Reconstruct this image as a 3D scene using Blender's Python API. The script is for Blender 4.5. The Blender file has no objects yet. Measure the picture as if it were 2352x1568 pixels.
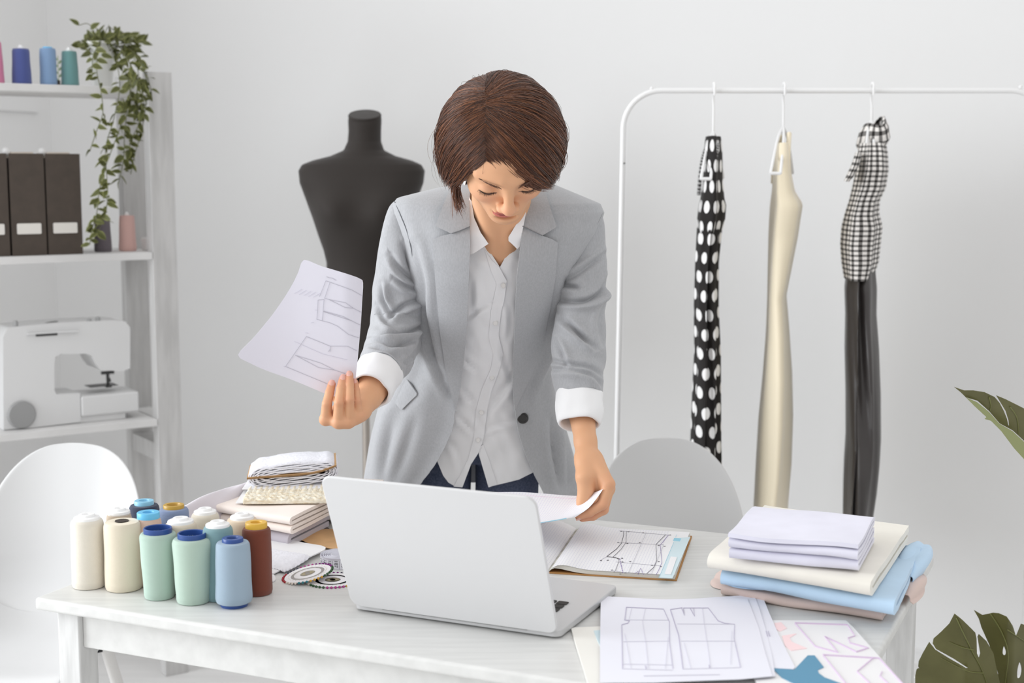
import bpy, bmesh, math, random
import numpy as np
from mathutils import Vector, Matrix, noise as mnoise
from mathutils.geometry import delaunay_2d_cdt
random.seed(7); RNG = np.random.default_rng(7)
SC = bpy.context.scene
COL = SC.collection
# ------------------------------------------------------------------ camera frame
F = 50/36*2352
PITCH = math.atan(394/F); CP, SP = math.cos(PITCH), math.sin(PITCH)
CZ = 1.43          # lens height above the floor
T = .75            # table height
def ray(px, py):
    r = px-1176.; u = 784.-py
    return np.array([r, F*CP+u*SP, u*CP-F*SP])
def at(px, py, Y):
    d = ray(px, py); return d*(Y/d[1])+np.array([0, 0, CZ])
def onz(px, py, z):
    d = ray(px, py); return d*((z-CZ)/d[2])+np.array([0, 0, CZ])
def onplane(px, py, p0, n):
    d = ray(px, py); c = np.array([0, 0, CZ])
    return c+d*(np.dot(np.asarray(p0)-c, n)/np.dot(d, n))
def proj(p):
    p = np.asarray(p, float); x, y, z = p[..., 0], p[..., 1], p[..., 2]-CZ
    fw = y*CP-z*SP; up = y*SP+z*CP
    return 1176+F*x/fw, 784-F*up/fw
# ------------------------------------------------------------------ materials
def lin(c):
    return tuple(((v/255)/12.92 if v/255 <= .04045 else ((v/255+.055)/1.055)**2.4) for v in c)+(1,)
MATS = {}
def mat(name, c=(200, 200, 200), rough=.6, var=0, vscale=8, bump=0, bscale=60, spec=.5, metal=0, sheen=0, sss=0, stretch=None, c2=None, dist=.002, trans=0):
    if name in MATS: return MATS[name]
    m = bpy.data.materials.new(name); m.use_nodes = True; nt = m.node_tree; N = nt.nodes; Lk = nt.links
    b = N['Principled BSDF']; b.inputs['Base Color'].default_value = lin(c); b.inputs['Roughness'].default_value = rough
    b.inputs['Specular IOR Level'].default_value = spec; b.inputs['Metallic'].default_value = metal
    if sheen: b.inputs['Sheen Weight'].default_value = sheen
    if sss:
        b.inputs['Subsurface Weight'].default_value = sss; b.inputs['Subsurface Radius'].default_value = (.01, .004, .002); b.inputs['Subsurface Scale'].default_value = .6
    tc = N.new('ShaderNodeTexCoord'); mp = N.new('ShaderNodeMapping'); Lk.new(tc.outputs['Object'], mp.inputs[0])
    if stretch: mp.inputs['Scale'].default_value = stretch
    if var or c2:
        n = N.new('ShaderNodeTexNoise'); n.inputs['Scale'].default_value = vscale; n.inputs['Detail'].default_value = 6; Lk.new(mp.outputs[0], n.inputs[0])
        mx = N.new('ShaderNodeMix'); mx.data_type = 'RGBA'
        mx.inputs[6].default_value = lin(c); mx.inputs[7].default_value = lin(c2) if c2 else lin(tuple(max(0, v*(1-var)) for v in c))
        rp = N.new('ShaderNodeMapRange'); rp.inputs[1].default_value = .35; rp.inputs[2].default_value = .65
        Lk.new(n.outputs[0], rp.inputs[0]); Lk.new(rp.outputs[0], mx.inputs[0]); Lk.new(mx.outputs[2], b.inputs['Base Color'])
    if bump:
        n = N.new('ShaderNodeTexNoise'); n.inputs['Scale'].default_value = bscale; n.inputs['Detail'].default_value = 4; Lk.new(mp.outputs[0], n.inputs[0])
        bp = N.new('ShaderNodeBump'); bp.inputs['Strength'].default_value = bump; bp.inputs['Distance'].default_value = dist
        Lk.new(n.outputs[0], bp.inputs['Height']); Lk.new(bp.outputs[0], b.inputs['Normal'])
    MATS[name] = m; return m
def nd(nt, op, a, b=None, c=None):
    n = nt.nodes.new('ShaderNodeMath'); n.operation = op
    for i, v in enumerate((a, b, c)):
        if v is None: continue
        if isinstance(v, (int, float)): n.inputs[i].default_value = v
        else: nt.links.new(v, n.inputs[i])
    return n.outputs[0]
def uvmat(name, base, fn, rough=.7, bumpfn=None, bstr=.4, bdist=.001, spec=.3, sheen=0):
    """material whose colour is mixed from base colours by a mask computed from the UVs"""
    if name in MATS: return MATS[name]
    m = mat(name, base[0], rough, spec=spec, sheen=sheen); nt = m.node_tree; b = nt.nodes['Principled BSDF']
    uv = nt.nodes.new('ShaderNodeUVMap'); sx = nt.nodes.new('ShaderNodeSeparateXYZ'); nt.links.new(uv.outputs[0], sx.inputs[0])
    if fn:
        k = fn(nt, sx.outputs[0], sx.outputs[1])
        mx = nt.nodes.new('ShaderNodeMix'); mx.data_type = 'RGBA'; mx.inputs[6].default_value = lin(base[0]); mx.inputs[7].default_value = lin(base[1])
        nt.links.new(k, mx.inputs[0]); nt.links.new(mx.outputs[2], b.inputs['Base Color'])
    if bumpfn:
        h = bumpfn(nt, sx.outputs[0], sx.outputs[1]); bp = nt.nodes.new('ShaderNodeBump'); bp.inputs['Strength'].default_value = bstr; bp.inputs['Distance'].default_value = bdist
        nt.links.new(h, bp.inputs['Height']); nt.links.new(bp.outputs[0], b.inputs['Normal'])
    return m
# ------------------------------------------------------------------ objects
WL = {}
def tag(o, label=None, cat=None, group=None, kind=None):
    if label: o['label'] = label
    if cat: o['category'] = cat
    if group: o['group'] = group
    if kind: o['kind'] = kind
    return o
def thing(name, loc, label, cat, group=None):
    o = bpy.data.objects.new(name, None); COL.objects.link(o); o.empty_display_size = .02
    o.location = [float(v) for v in loc]; WL[o.name] = np.array(loc, float); return tag(o, label, cat, group)
class MB:
    """collects vertices and faces of one mesh"""
    def __init__(s): s.v = []; s.f = []; s.uv = []; s.mi = []; s.n = 0
    def add(s, V, Fs, uv=None, mi=0):
        V = np.asarray(V, float); b = s.n
        s.v.append(V); s.f += [tuple(int(i)+b for i in f) for f in Fs]; s.mi += [mi]*len(Fs)
        s.uv.append(np.asarray(uv, float) if uv is not None else np.zeros((len(V), 2))); s.n += len(V); return s
    def box(s, c, d, ax=None, mi=0):
        ax = np.eye(3) if ax is None else np.asarray(ax, float); h = np.asarray(d, float)/2
        V = [np.asarray(c)+sum(sg[i]*h[i]*ax[i] for i in range(3)) for sg in [(-1, -1, -1), (1, -1, -1), (1, 1, -1), (-1, 1, -1), (-1, -1, 1), (1, -1, 1), (1, 1, 1), (-1, 1, 1)]]
        s.add(V, [(0, 3, 2, 1), (4, 5, 6, 7), (0, 1, 5, 4), (1, 2, 6, 5), (2, 3, 7, 6), (3, 0, 4, 7)], mi=mi); return s
    def loft(s, rings, closed=True, cap0=False, cap1=False, us=1., vs=1., mi=0):
        R = np.asarray(rings, float); n, m = R.shape[:2]; base = R.reshape(-1, 3); fs = []
        mm = m if closed else m-1
        for i in range(n-1):
            for j in range(mm):
                k = (j+1) % m; fs.append((i*m+j, i*m+k, (i+1)*m+k, (i+1)*m+j))
        if cap0: fs.append(tuple(range(m-1, -1, -1)))
        if cap1: fs.append(tuple((n-1)*m+j for j in range(m)))
        uv = np.array([[j/max(1, m)*us, i/max(1, n-1)*vs] for i in range(n) for j in range(m)])
        s.add(base, fs, uv, mi); return s
    def tube(s, pts, r, n=8, cap=True, mi=0):
        P = np.asarray(pts, float); rr = np.broadcast_to(np.asarray(r, float), (len(P),)); rings = []
        tn = np.gradient(P, axis=0) if len(P) > 2 else np.repeat((P[1]-P[0])[None], 2, 0)
        tn = tn/np.maximum(np.linalg.norm(tn, axis=1)[:, None], 1e-9)
        ref = np.array([0, 0, 1.]) if abs(tn[0][2]) < .9 else np.array([1., 0, 0])
        for p, t, q in zip(P, tn, rr):
            a = ref-t*np.dot(ref, t); a /= max(1e-9, np.linalg.norm(a)); b = np.cross(t, a); ref = a
            th = np.arange(n)*2*np.pi/n
            rings.append(p+q*(np.cos(th)[:, None]*a+np.sin(th)[:, None]*b))
        return s.loft(rings, True, cap, cap, mi=mi)
    def lathe(s, prof, c, n=48, us=1., vs=1., mi=0, ax=None):
        th = np.arange(n)*2*np.pi/n; A = np.eye(3) if ax is None else np.asarray(ax, float); rings = []
        for r, z in prof: rings.append(np.asarray(c)+r*(np.cos(th)[:, None]*A[0]+np.sin(th)[:, None]*A[1])+z*A[2])
        return s.loft(rings, True, prof[0][0] > 1e-6, prof[-1][0] > 1e-6, us, vs, mi)
    def sphere(s, c, r, n=10, mi=0, sc=(1, 1, 1)):
        a = np.linspace(-np.pi/2, np.pi/2, n//2+2); th = np.arange(n)*2*np.pi/n
        rings = [np.asarray(c)+r*np.array(sc)*np.stack([np.cos(x)*np.cos(th), np.cos(x)*np.sin(th), np.full(n, np.sin(x))], 1) for x in a]
        return s.loft(rings, mi=mi)
    def build(s, name, m, parent=None, smooth=True, label=None, sub=0, bevel=0, solid=0, soff=-1, kind=None, loc=None, angle=40, colors=None):
        V = np.concatenate(s.v) if s.v else np.zeros((0, 3)); uv = np.concatenate(s.uv)
        o0 = WL[parent.name] if parent is not None else (np.array(loc, float) if loc is not None else np.zeros(3))
        me = bpy.data.meshes.new(name); me.from_pydata((V-o0).tolist(), [], s.f)
        for mm in (m if isinstance(m, (list, tuple)) else [m]): me.materials.append(mm)
        me.polygons.foreach_set('material_index', s.mi)
        ul = me.uv_layers.new(name='UVMap'); vi = np.zeros(len(me.loops), dtype=np.int32); me.loops.foreach_get('vertex_index', vi)
        ul.data.foreach_set('uv', uv[vi].ravel())
        if colors is not None:
            ca = me.color_attributes.new('Col', 'FLOAT_COLOR', 'POINT'); ca.data.foreach_set('color', np.concatenate([colors, np.ones((len(colors), 1))], 1).ravel())
        if smooth: me.polygons.foreach_set('use_smooth', [True]*len(me.polygons))
        me.validate(); me.update()
        o = bpy.data.objects.new(name, me); COL.objects.link(o); WL[o.name] = o0
        if parent is not None: o.parent = parent
        else: o.location = o0.tolist()
        if solid:
            q = o.modifiers.new('solid', 'SOLIDIFY'); q.thickness = solid; q.offset = soff
        if solid and not sub and smooth:
            q = o.modifiers.new('split', 'EDGE_SPLIT'); q.split_angle = math.radians(78)
        if bevel:
            q = o.modifiers.new('bevel', 'BEVEL'); q.width = bevel; q.segments = 3; q.limit_method = 'ANGLE'; q.angle_limit = math.radians(40)
            q.harden_normals = True
        if sub:
            q = o.modifiers.new('sub', 'SUBSURF'); q.levels = sub; q.render_levels = sub
        if smooth and not sub and angle < 180:
            sharp_edges(me, angle)
        return tag(o, label, kind=kind)
def sharp_edges(me, deg):
    bm = bmesh.new(); bm.from_mesh(me); lim = math.radians(deg); k = 0
    for e in bm.edges:
        if len(e.link_faces) == 2 and e.calc_face_angle(0) > lim: e.smooth = False
    bm.to_mesh(me); bm.free()
def spline(pts, n=8, closed=False):
    """Catmull-Rom through the points"""
    P = np.asarray(pts, float); N = len(P); out = []
    for i in range(N if closed else N-1):
        if closed: a, b, c, d = P[(i-1) % N], P[i], P[(i+1) % N], P[(i+2) % N]
        else: a, b, c, d = P[max(i-1, 0)], P[i], P[i+1], P[min(i+2, N-1)]
        for t in np.arange(n)/n:
            out.append(.5*((2*b)+(-a+c)*t+(2*a-5*b+4*c-d)*t*t+(-a+3*b-3*c+d)*t**3))
    if not closed: out.append(P[-1])
    return np.array(out)
def inpoly(P, loops):
    x, y = P[:, 0], P[:, 1]; ins = np.zeros(len(P), bool)
    for lp in loops:
        lp = np.asarray(lp, float); n = len(lp)
        for i in range(n):
            x0, y0 = lp[i]; x1, y1 = lp[(i+1) % n]
            if y0 == y1: continue
            c = ((y0 > y) != (y1 > y)) & (x < (x1-x0)*(y-y0)/(y1-y0)+x0); ins ^= c
    return ins
def segdist(P, loops):
    d = np.full(len(P), 1e9)
    for lp in loops:
        lp = np.asarray(lp, float); n = len(lp)
        for i in range(n):
            a = lp[i]; e = lp[(i+1) % n]-a; L2 = max(1e-12, (e**2).sum()); t = np.clip(((P-a)@e)/L2, 0, 1)
            d = np.minimum(d, np.linalg.norm(P-a-t[:, None]*e, axis=1))
    return d
def dens(lp, sp):
    lp = np.asarray(lp, float); out = []
    for i in range(len(lp)):
        a, b = lp[i], lp[(i+1) % len(lp)]; k = max(1, int(np.ceil(np.linalg.norm(b-a)/sp)))
        out += [a+(b-a)*j/k for j in range(k)]
    return np.array(out)
def polymesh(loops, sp):
    """triangulated interior of an outline (more loops = holes) -> 2-D points, triangles"""
    loops = [dens(l, sp) for l in loops]
    bv = np.concatenate(loops); ed = []; k = 0
    for l in loops: ed += [(k+i, k+(i+1) % len(l)) for i in range(len(l))]; k += len(l)
    lo, hi = bv.min(0), bv.max(0)
    gx, gy = np.meshgrid(np.arange(lo[0]+sp*.5, hi[0], sp), np.arange(lo[1]+sp*.5, hi[1], sp)); G = np.stack([gx.ravel(), gy.ravel()], 1)
    G = G[inpoly(G, loops)] if len(G) else G
    if len(G): G = G[segdist(G, loops) > sp*.45]
    A = np.concatenate([bv, G]) if len(G) else bv
    r = delaunay_2d_cdt([Vector(p) for p in A.tolist()], ed, [], 0, 1e-7)
    V = np.array([list(v) for v in r[0]]); Fs = np.array([list(f) for f in r[2] if len(f) == 3])
    ctr = V[Fs].mean(1); Fs = Fs[inpoly(ctr, loops)]
    a, b, c = V[Fs[:, 0]], V[Fs[:, 1]], V[Fs[:, 2]]
    cr = (b[:, 0]-a[:, 0])*(c[:, 1]-a[:, 1])-(b[:, 1]-a[:, 1])*(c[:, 0]-a[:, 0])
    Fs[cr < 0] = Fs[cr < 0][:, ::-1]; Fs = Fs[np.abs(cr) > .03*sp*sp]
    return V, Fs
def sheet(name, poly, lift, m, parent=None, sp=14, th=.0006, lines=(), uvf=None, flip=False, label=None, holes=(), loc=None, soff=-1, off=.0007, sub=0, kind=None, fills=()):
    """a cut piece of paper or cloth: outline in 2-D, lifted into the room by lift(x, y) -> point; lines drawn on its face"""
    mb = MB()
    V, Fs = polymesh([poly]+list(holes), sp); P = np.array([lift(x, y) for x, y in V])
    # image y points down, so reverse to face the viewer
    Fs = Fs[:, ::-1] if not flip else Fs
    mb.add(P, Fs, uvf(V) if uvf else V/100.)
    ms = list(m) if isinstance(m, (list, tuple)) else [m]
    def nrm(x, y):
        e = sp*.2; a = lift(x+e, y)-lift(x-e, y); b = lift(x, y+e)-lift(x, y-e); n = np.cross(b, a) if not flip else np.cross(a, b)
        return n/max(1e-12, np.linalg.norm(n))
    for fi, (pl, mi) in enumerate(fills):
        V, Fs = polymesh([pl], sp); P = np.array([lift(x, y)+off*(1+.3*fi)*nrm(x, y) for x, y in V]); mb.add(P, Fs[:, ::-1] if not flip else Fs, V/100., mi)
    for pts, w, mi in lines:
        pts = np.asarray(pts, float); q = [pts[0]]
        for a, b in zip(pts[:-1], pts[1:]):
            k = max(1, int(np.linalg.norm(b-a)/sp)); q += [a+(b-a)*(j+1)/k for j in range(k)]
        q = np.array(q); tg = np.gradient(q, axis=0); tg /= np.maximum(1e-9, np.linalg.norm(tg, axis=1)[:, None]); nn = np.stack([-tg[:, 1], tg[:, 0]], 1)*w/2
        L_ = np.array([lift(*p)+off*2.2*nrm(*p) for p in q-nn]); R_ = np.array([lift(*p)+off*2.2*nrm(*p) for p in q+nn]); n = len(q)
        mb.add(np.concatenate([L_, R_]), [(i, i+1, n+i+1, n+i) if flip else (i, n+i, n+i+1, i+1) for i in range(n-1)], mi=mi)
    o = mb.build(name, ms, parent, label=label, solid=th, soff=soff, loc=loc, angle=180, sub=sub, kind=kind)
    return o
def coons(top, bot, left, right, n=24, m=24):
    """patch between four 3-D polylines"""
    def rs(c, k):
        c = np.asarray(c, float); s = np.r_[0, np.cumsum(np.linalg.norm(np.diff(c, axis=0), axis=1))]; t = np.linspace(0, s[-1], k)
        return np.stack([np.interp(t, s, c[:, i]) for i in range(3)], 1)
    T_, B_, L_, R_ = rs(top, n), rs(bot, n), rs(left, m), rs(right, m)
    u = np.linspace(0, 1, n)[None, :, None]; v = np.linspace(0, 1, m)[:, None, None]
    return (1-v)*T_[None]+v*B_[None]+(1-u)*L_[:, None]+u*R_[:, None]-((1-u)*(1-v)*T_[0]+u*(1-v)*T_[-1]+(1-u)*v*B_[0]+u*v*B_[-1])
# ------------------------------------------------------------------ smooth implicit modelling (for the body)
class Field:
    def __init__(s, lo, hi, h):
        s.lo = np.array(lo, float); s.h = h; s.n = np.ceil((np.array(hi)-s.lo)/h).astype(int)+1
        s.V = np.full(tuple(s.n), .03, np.float32)
    def _sub(s, lo, hi):
        a = np.clip(np.floor((np.asarray(lo)-s.lo)/s.h).astype(int), 0, s.n); b = np.clip(np.ceil((np.asarray(hi)-s.lo)/s.h).astype(int)+1, 0, s.n)
        if np.any(b <= a): return None, None
        ax = [s.lo[i]+s.h*np.arange(a[i], b[i]) for i in range(3)]
        return tuple(slice(a[i], b[i]) for i in range(3)), np.stack(np.meshgrid(*ax, indexing='ij'), -1)
    def _mix(s, sl, d, k, mode):
        a = s.V[sl]; d = d.astype(np.float32)
        if mode == 'u':
            h = np.clip(.5+.5*(a-d)/k, 0, 1); s.V[sl] = a*(1-h)+d*h-k*h*(1-h)
        else:
            h = np.clip(.5-.5*(a+d)/k, 0, 1); s.V[sl] = a*(1-h)+(-d)*h+k*h*(1-h)
    def ell(s, c, r, k=.01, R=None, mode='u'):
        c = np.asarray(c, float); r = np.asarray(r, float); m = r.max()+k+.012
        sl, P = s._sub(c-m, c+m)
        if sl is None: return s
        q = P-c
        if R is not None: q = q@np.asarray(R)
        k0 = np.linalg.norm(q/r, axis=-1); k1 = np.maximum(np.linalg.norm(q/r**2, axis=-1), 1e-6)
        s._mix(sl, k0*(k0-1)/k1, k, mode); return s
    def cone(s, a, b, ra, rb, k=.01, mode='u'):
        a, b = np.asarray(a, float), np.asarray(b, float); m = max(ra, rb)+k+.012
        sl, P = s._sub(np.minimum(a, b)-m, np.maximum(a, b)+m)
        if sl is None: return s
        ba = b-a; h = np.clip(((P-a)@ba)/max(1e-12, ba@ba), 0, 1)
        s._mix(sl, np.linalg.norm(P-a-h[..., None]*ba, axis=-1)-(ra+(rb-ra)*h), k, mode); return s
    def chain(s, pts, rs, k=.01):
        for i in range(len(pts)-1): s.cone(pts[i], pts[i+1], rs[i], rs[i+1], k)
        return s
    def mesh(s):
        V = s.V; n = V.shape; ins = V < 0
        acc = np.zeros(tuple(x-1 for x in n)+(3,), np.float32); cnt = np.zeros(tuple(x-1 for x in n), np.int8)
        for ax in range(3):
            o1, o2 = [i for i in range(3) if i != ax]
            lo = [slice(None)]*3; hi = [slice(None)]*3; lo[ax] = slice(0, -1); hi[ax] = slice(1, None)
            A, B = V[tuple(lo)], V[tuple(hi)]; ch = (A < 0) != (B < 0); t = np.where(ch, A/np.where(ch, A-B, 1), 0)
            for i in (0, 1):
                for j in (0, 1):
                    sl = [slice(None)]*3; sl[o1] = slice(i, n[o1]-1+i); sl[o2] = slice(j, n[o2]-1+j)
                    c = ch[tuple(sl)]; acc[..., ax] += np.where(c, t[tuple(sl)], 0); acc[..., o1] += np.where(c, i, 0); acc[..., o2] += np.where(c, j, 0); cnt += c
        act = cnt > 0; idx = np.full(act.shape, -1, np.int64); w = np.argwhere(act); idx[act] = np.arange(len(w))
        P = s.lo+s.h*(w+acc[act]/cnt[act][:, None]); quads = []
        for ax in range(3):
            o1, o2 = [(1, 2), (2, 0), (0, 1)][ax]
            lo = [slice(None)]*3; hi = [slice(None)]*3; lo[ax] = slice(0, -1); hi[ax] = slice(1, None)
            for sl in (lo, hi):
                for o in (o1, o2): sl[o] = slice(1, n[o]-1)
            A, B = ins[tuple(lo)], ins[tuple(hi)]
            for cond, rev in ((A & ~B, False), (~A & B, True)):
                q = np.argwhere(cond)
                if not len(q): continue
                q = q.copy(); q[:, o1] += 1; q[:, o2] += 1
                def cid(d1, d2):
                    c = q.copy(); c[:, o1] += d1; c[:, o2] += d2; return idx[c[:, 0], c[:, 1], c[:, 2]]
                Q = np.stack([cid(-1, -1), cid(0, -1), cid(0, 0), cid(-1, 0)], 1)
                quads.append(Q[:, ::-1] if rev else Q)
        return P, np.concatenate(quads)

def cmat(name, rough=.5, spec=.4, sss=0, bump=0, bscale=300, sheen=0, dist=.0004, coat=0):
    """material that takes its colour from the mesh's own colours (lips, blush, strand tints)"""
    m = mat(name, (200, 200, 200), rough, spec=spec, sss=sss, bump=bump, bscale=bscale, sheen=sheen, dist=dist); nt = m.node_tree
    a = nt.nodes.new('ShaderNodeAttribute'); a.attribute_name = 'Col'; nt.links.new(a.outputs['Color'], nt.nodes['Principled BSDF'].inputs['Base Color']); return m

def creases(X, Y, CR):
    """height of sewn-in folds at the points (X, Y); each fold = (polyline, width, depth, side): a valley with a roll of cloth along one side"""
    out = np.zeros(X.shape); P = np.stack([X, Y], -1)
    for pts, w, dep, side in CR:
        q = spline(pts, 6); s = np.r_[0, np.cumsum(np.linalg.norm(np.diff(q, axis=0), axis=1))]; best = np.full(X.shape, 1e9); sg = np.zeros(X.shape); al = np.zeros(X.shape)
        for i in range(len(q)-1):
            a = q[i]; e = q[i+1]-a; L2 = max(1e-9, e@e); t = np.clip(((P-a)@e)/L2, 0, 1); dv = P-a-t[..., None]*e; d = np.linalg.norm(dv, axis=-1); m = d < best
            best = np.where(m, d, best); sg = np.where(m, np.sign(e[0]*dv[..., 1]-e[1]*dv[..., 0]), sg); al = np.where(m, (s[i]+t*math.sqrt(L2))/s[-1], al)
        d = best*sg*side; env = np.clip(np.sin(np.pi*np.clip(al*.94+.03, 0, 1)), 0, 1)**.5*(best < 6*w)
        w = w*.9; out += 1.6*dep*env*(-1.0*np.exp(-(d/w)**2)+.95*np.exp(-((d-1.9*w)/(1.3*w))**2)+.25*np.exp(-((d+2.2*w)/(1.5*w))**2))
    return out
# ================================================================== ROOM
WA = math.radians(21)                                   # the room is turned against the lens
wL = np.array([math.cos(WA), -math.sin(WA), 0]); wD = np.array([math.sin(WA), math.cos(WA), 0]); UP = np.array([0, 0, 1.])
W0 = onz(2100, 1519, 0)                                 # foot of the back wall
wc = onplane(120, 400, W0, wD); wc[2] = 0               # room corner
m_wall = mat('wall_paint', (233, 233, 233), .85, bump=.05, bscale=90, spec=.2)
m_floor = mat('floor_boards', (228, 227, 226), .45, var=.04, vscale=3, stretch=(1, 9, 1))
m_trim = mat('trim_paint', (232, 232, 232), .5)
def wbox(name, s0, s1, d0, d1, z0, z1, m, bev=0, kind='structure', parent=None, org=None, ax=None):
    org = wc if org is None else org; a = (wL, wD) if ax is None else ax
    c = org+a[0]*(s0+s1)/2+a[1]*(d0+d1)/2+UP*(z0+z1)/2
    return MB().box(c, (s1-s0, d1-d0, z1-z0), (a[0], a[1], UP)).build(name, m, parent, smooth=bool(bev), bevel=bev, kind=kind)
wbox('floor', -.2, 6.2, -7.2, .2, -.05, 0, m_floor)
wbox('wall_back', -.1, 6.2, 0, .1, 0, 3.2, m_wall)
wbox('wall_left', -.1, 0, -1.9, 0, 0, 3.2, m_wall)      # ends where the window of the left wall begins
wbox('baseboard_back', 0, 6.2, -.014, 0, 0, .035, m_trim)
wbox('trim_1', 0, 6.2, -.018, 0, .035, .045, m_trim)
wbox('baseboard_left', 0, .014, -1.9, -.014, 0, .045, m_trim)
# faint panel moulding on the left wall
pw = onplane(85, 250, wc, wL)
z = pw[2]; dd = np.dot(pw-wc, wD)
wbox('trim_2', 0, .012, -1.6, dd, z-.012, z+.012, m_trim)
# ================================================================== TABLE
TA = math.radians(24)
tL = np.array([math.cos(TA), -math.sin(TA), 0]); tD = np.array([math.sin(TA), math.cos(TA), 0])
t0 = onz(78, 1372, T)
t_len = float(np.dot(onz(2047, 1450, T)-t0, tL)); t_dep = float(np.dot(onz(1400, 1195, T)-t0, tD))
def tp(s, d, z=T): return np.array([*(t0+tL*s+tD*d)[:2], z])
m_table = mat('painted_wood', (218, 218, 216), .42, c2=(209, 209, 207), vscale=6, stretch=(1.2, 14, 6), bump=.06, bscale=18)
m_legp = mat('painted_wood_legs', (214, 214, 213), .5, c2=(198, 198, 197), vscale=9, stretch=(8, 8, 1.2), bump=.08, bscale=20)
table = thing('work_table', tp(t_len/2, t_dep/2, 0), 'large white painted wooden work table in front of the woman', 'table')
axT = (tL, tD, UP)
MB().box(tp(t_len/2, t_dep/2, T-.0105), (t_len, t_dep, .021), axT).build('tabletop', m_table, table, bevel=.006)
li = .024; lw = .044
for s in (li, t_len-li-lw):
    for d in (li, t_dep-li-lw):
        MB().box(tp(s+lw/2, d+lw/2, (T-.021)/2), (lw, lw, T-.021), axT).build('leg', m_legp, table, bevel=.003)
for (s0, s1, d0, d1) in ((li+lw, t_len-li-lw, li+.009, li+.029), (li+lw, t_len-li-lw, t_dep-li-.029, t_dep-li-.009), (li+.008, li+.028, li+lw, t_dep-li-lw), (t_len-li-.028, t_len-li-.008, li+lw, t_dep-li-lw)):
    MB().box(tp((s0+s1)/2, (d0+d1)/2, T-.021-.031), (s1-s0, d1-d0, .062), axT).build('apron', m_table, table, bevel=.002)
# ================================================================== LAPTOP
m_alu = mat('laptop_aluminium', (212, 212, 213), .42, spec=.35, metal=.0)
m_alu2 = mat('laptop_deck', (196, 196, 197), .4, spec=.4)
m_key = mat('laptop_keys', (36, 34, 32), .5); m_black = mat('screen_glass', (16, 16, 18), .15)
bl, br, fr = onz(812, 1402, T), onz(1286, 1470, T), onz(1400, 1360, T)
lx = (br-bl); lw_ = np.linalg.norm(lx); lx /= lw_; ly = np.array([-lx[1], lx[0], 0]); ld_ = float(np.dot(fr-br, ly))
laptop = thing('laptop', (bl+br)/2, 'open silver laptop seen from behind its lid on the table', 'laptop')
LB = bl+UP*.003
def rrect(w, h, r, n=6):
    pts = []
    for cx, cy, a0 in ((w-r, r, -90), (w-r, h-r, 0), (r, h-r, 90), (r, r, 180)):
        for k in range(n+1): a = math.radians(a0+90*k/n); pts.append((cx+r*math.cos(a), cy+r*math.sin(a)))
    return pts
def slab(outline, o, ax, th, mi=0, mb=None):
    mb = mb or MB(); P = [np.asarray(o)+ax[0]*x+ax[1]*y for x, y in outline]; n = len(P)
    mb.add(np.array(P+[p+ax[2]*th for p in P]), [tuple(range(n-1, -1, -1)), tuple(range(n, 2*n))]+[(i, (i+1) % n, n+(i+1) % n, n+i) for i in range(n)], mi=mi); return mb
lbx = (lx, ly, UP)
slab(rrect(lw_, ld_, .013), LB, lbx, .011).build('base', m_alu2, laptop, bevel=.002)
kt = LB+UP*.0111
slab(rrect(lw_*.78, .009, .003), kt+lx*lw_*.11+ly*ld_*.035, lbx, .0006).build('speaker_strip', m_alu, laptop)
kw = lw_*.80/14; mbk = MB()
for r in range(6):
    nrow = 14 if r else 14
    for c in range(nrow):
        if r == 5 and 3 < c < 9:
            if c != 4: continue
            w = kw*5-.003
        else: w = kw-.003
        slab(rrect(w, (.009 if r == 0 else .0155), .0022, 3), kt+lx*(lw_*.10+c*kw)+ly*(ld_*.12+(0 if r == 0 else .012+(r-1)*.0185)), lbx, .0014, mb=mbk)
mbk.build('keyboard', m_key, laptop)
slab(rrect(.1, .065, .004), kt+lx*(lw_/2-.05)+ly*(ld_-.078), lbx, .0003).build('trackpad', m_alu, laptop)
for sx in (.03, lw_-.03):
    for sy in (.03, ld_-.03): MB().lathe([(.006, -.003), (.007, 0)], LB+lx*sx+ly*sy, 16).build('foot', m_key, laptop)
ang = math.radians(21.5); lu = UP*math.cos(ang)-ly*math.sin(ang); ln = np.cross(lx, lu)   # points away from the viewer
lidh = .238
slab(rrect(lw_, lidh, .017), LB+UP*.009-ly*.001, (lx, lu, ln), .0055).build('lid', m_alu, laptop, bevel=.0022)
slab(rrect(lw_-.012, lidh-.014, .01), LB+UP*.009+lu*.008+lx*.006+ln*.0056, (lx, lu, ln), .0003).build('screen', m_black, laptop)
MB().tube([LB+UP*.010+lx*lw_*t_ for t_ in (.15, .5, .85)], .0045, 12).build('hinge', m_key, laptop)
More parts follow.
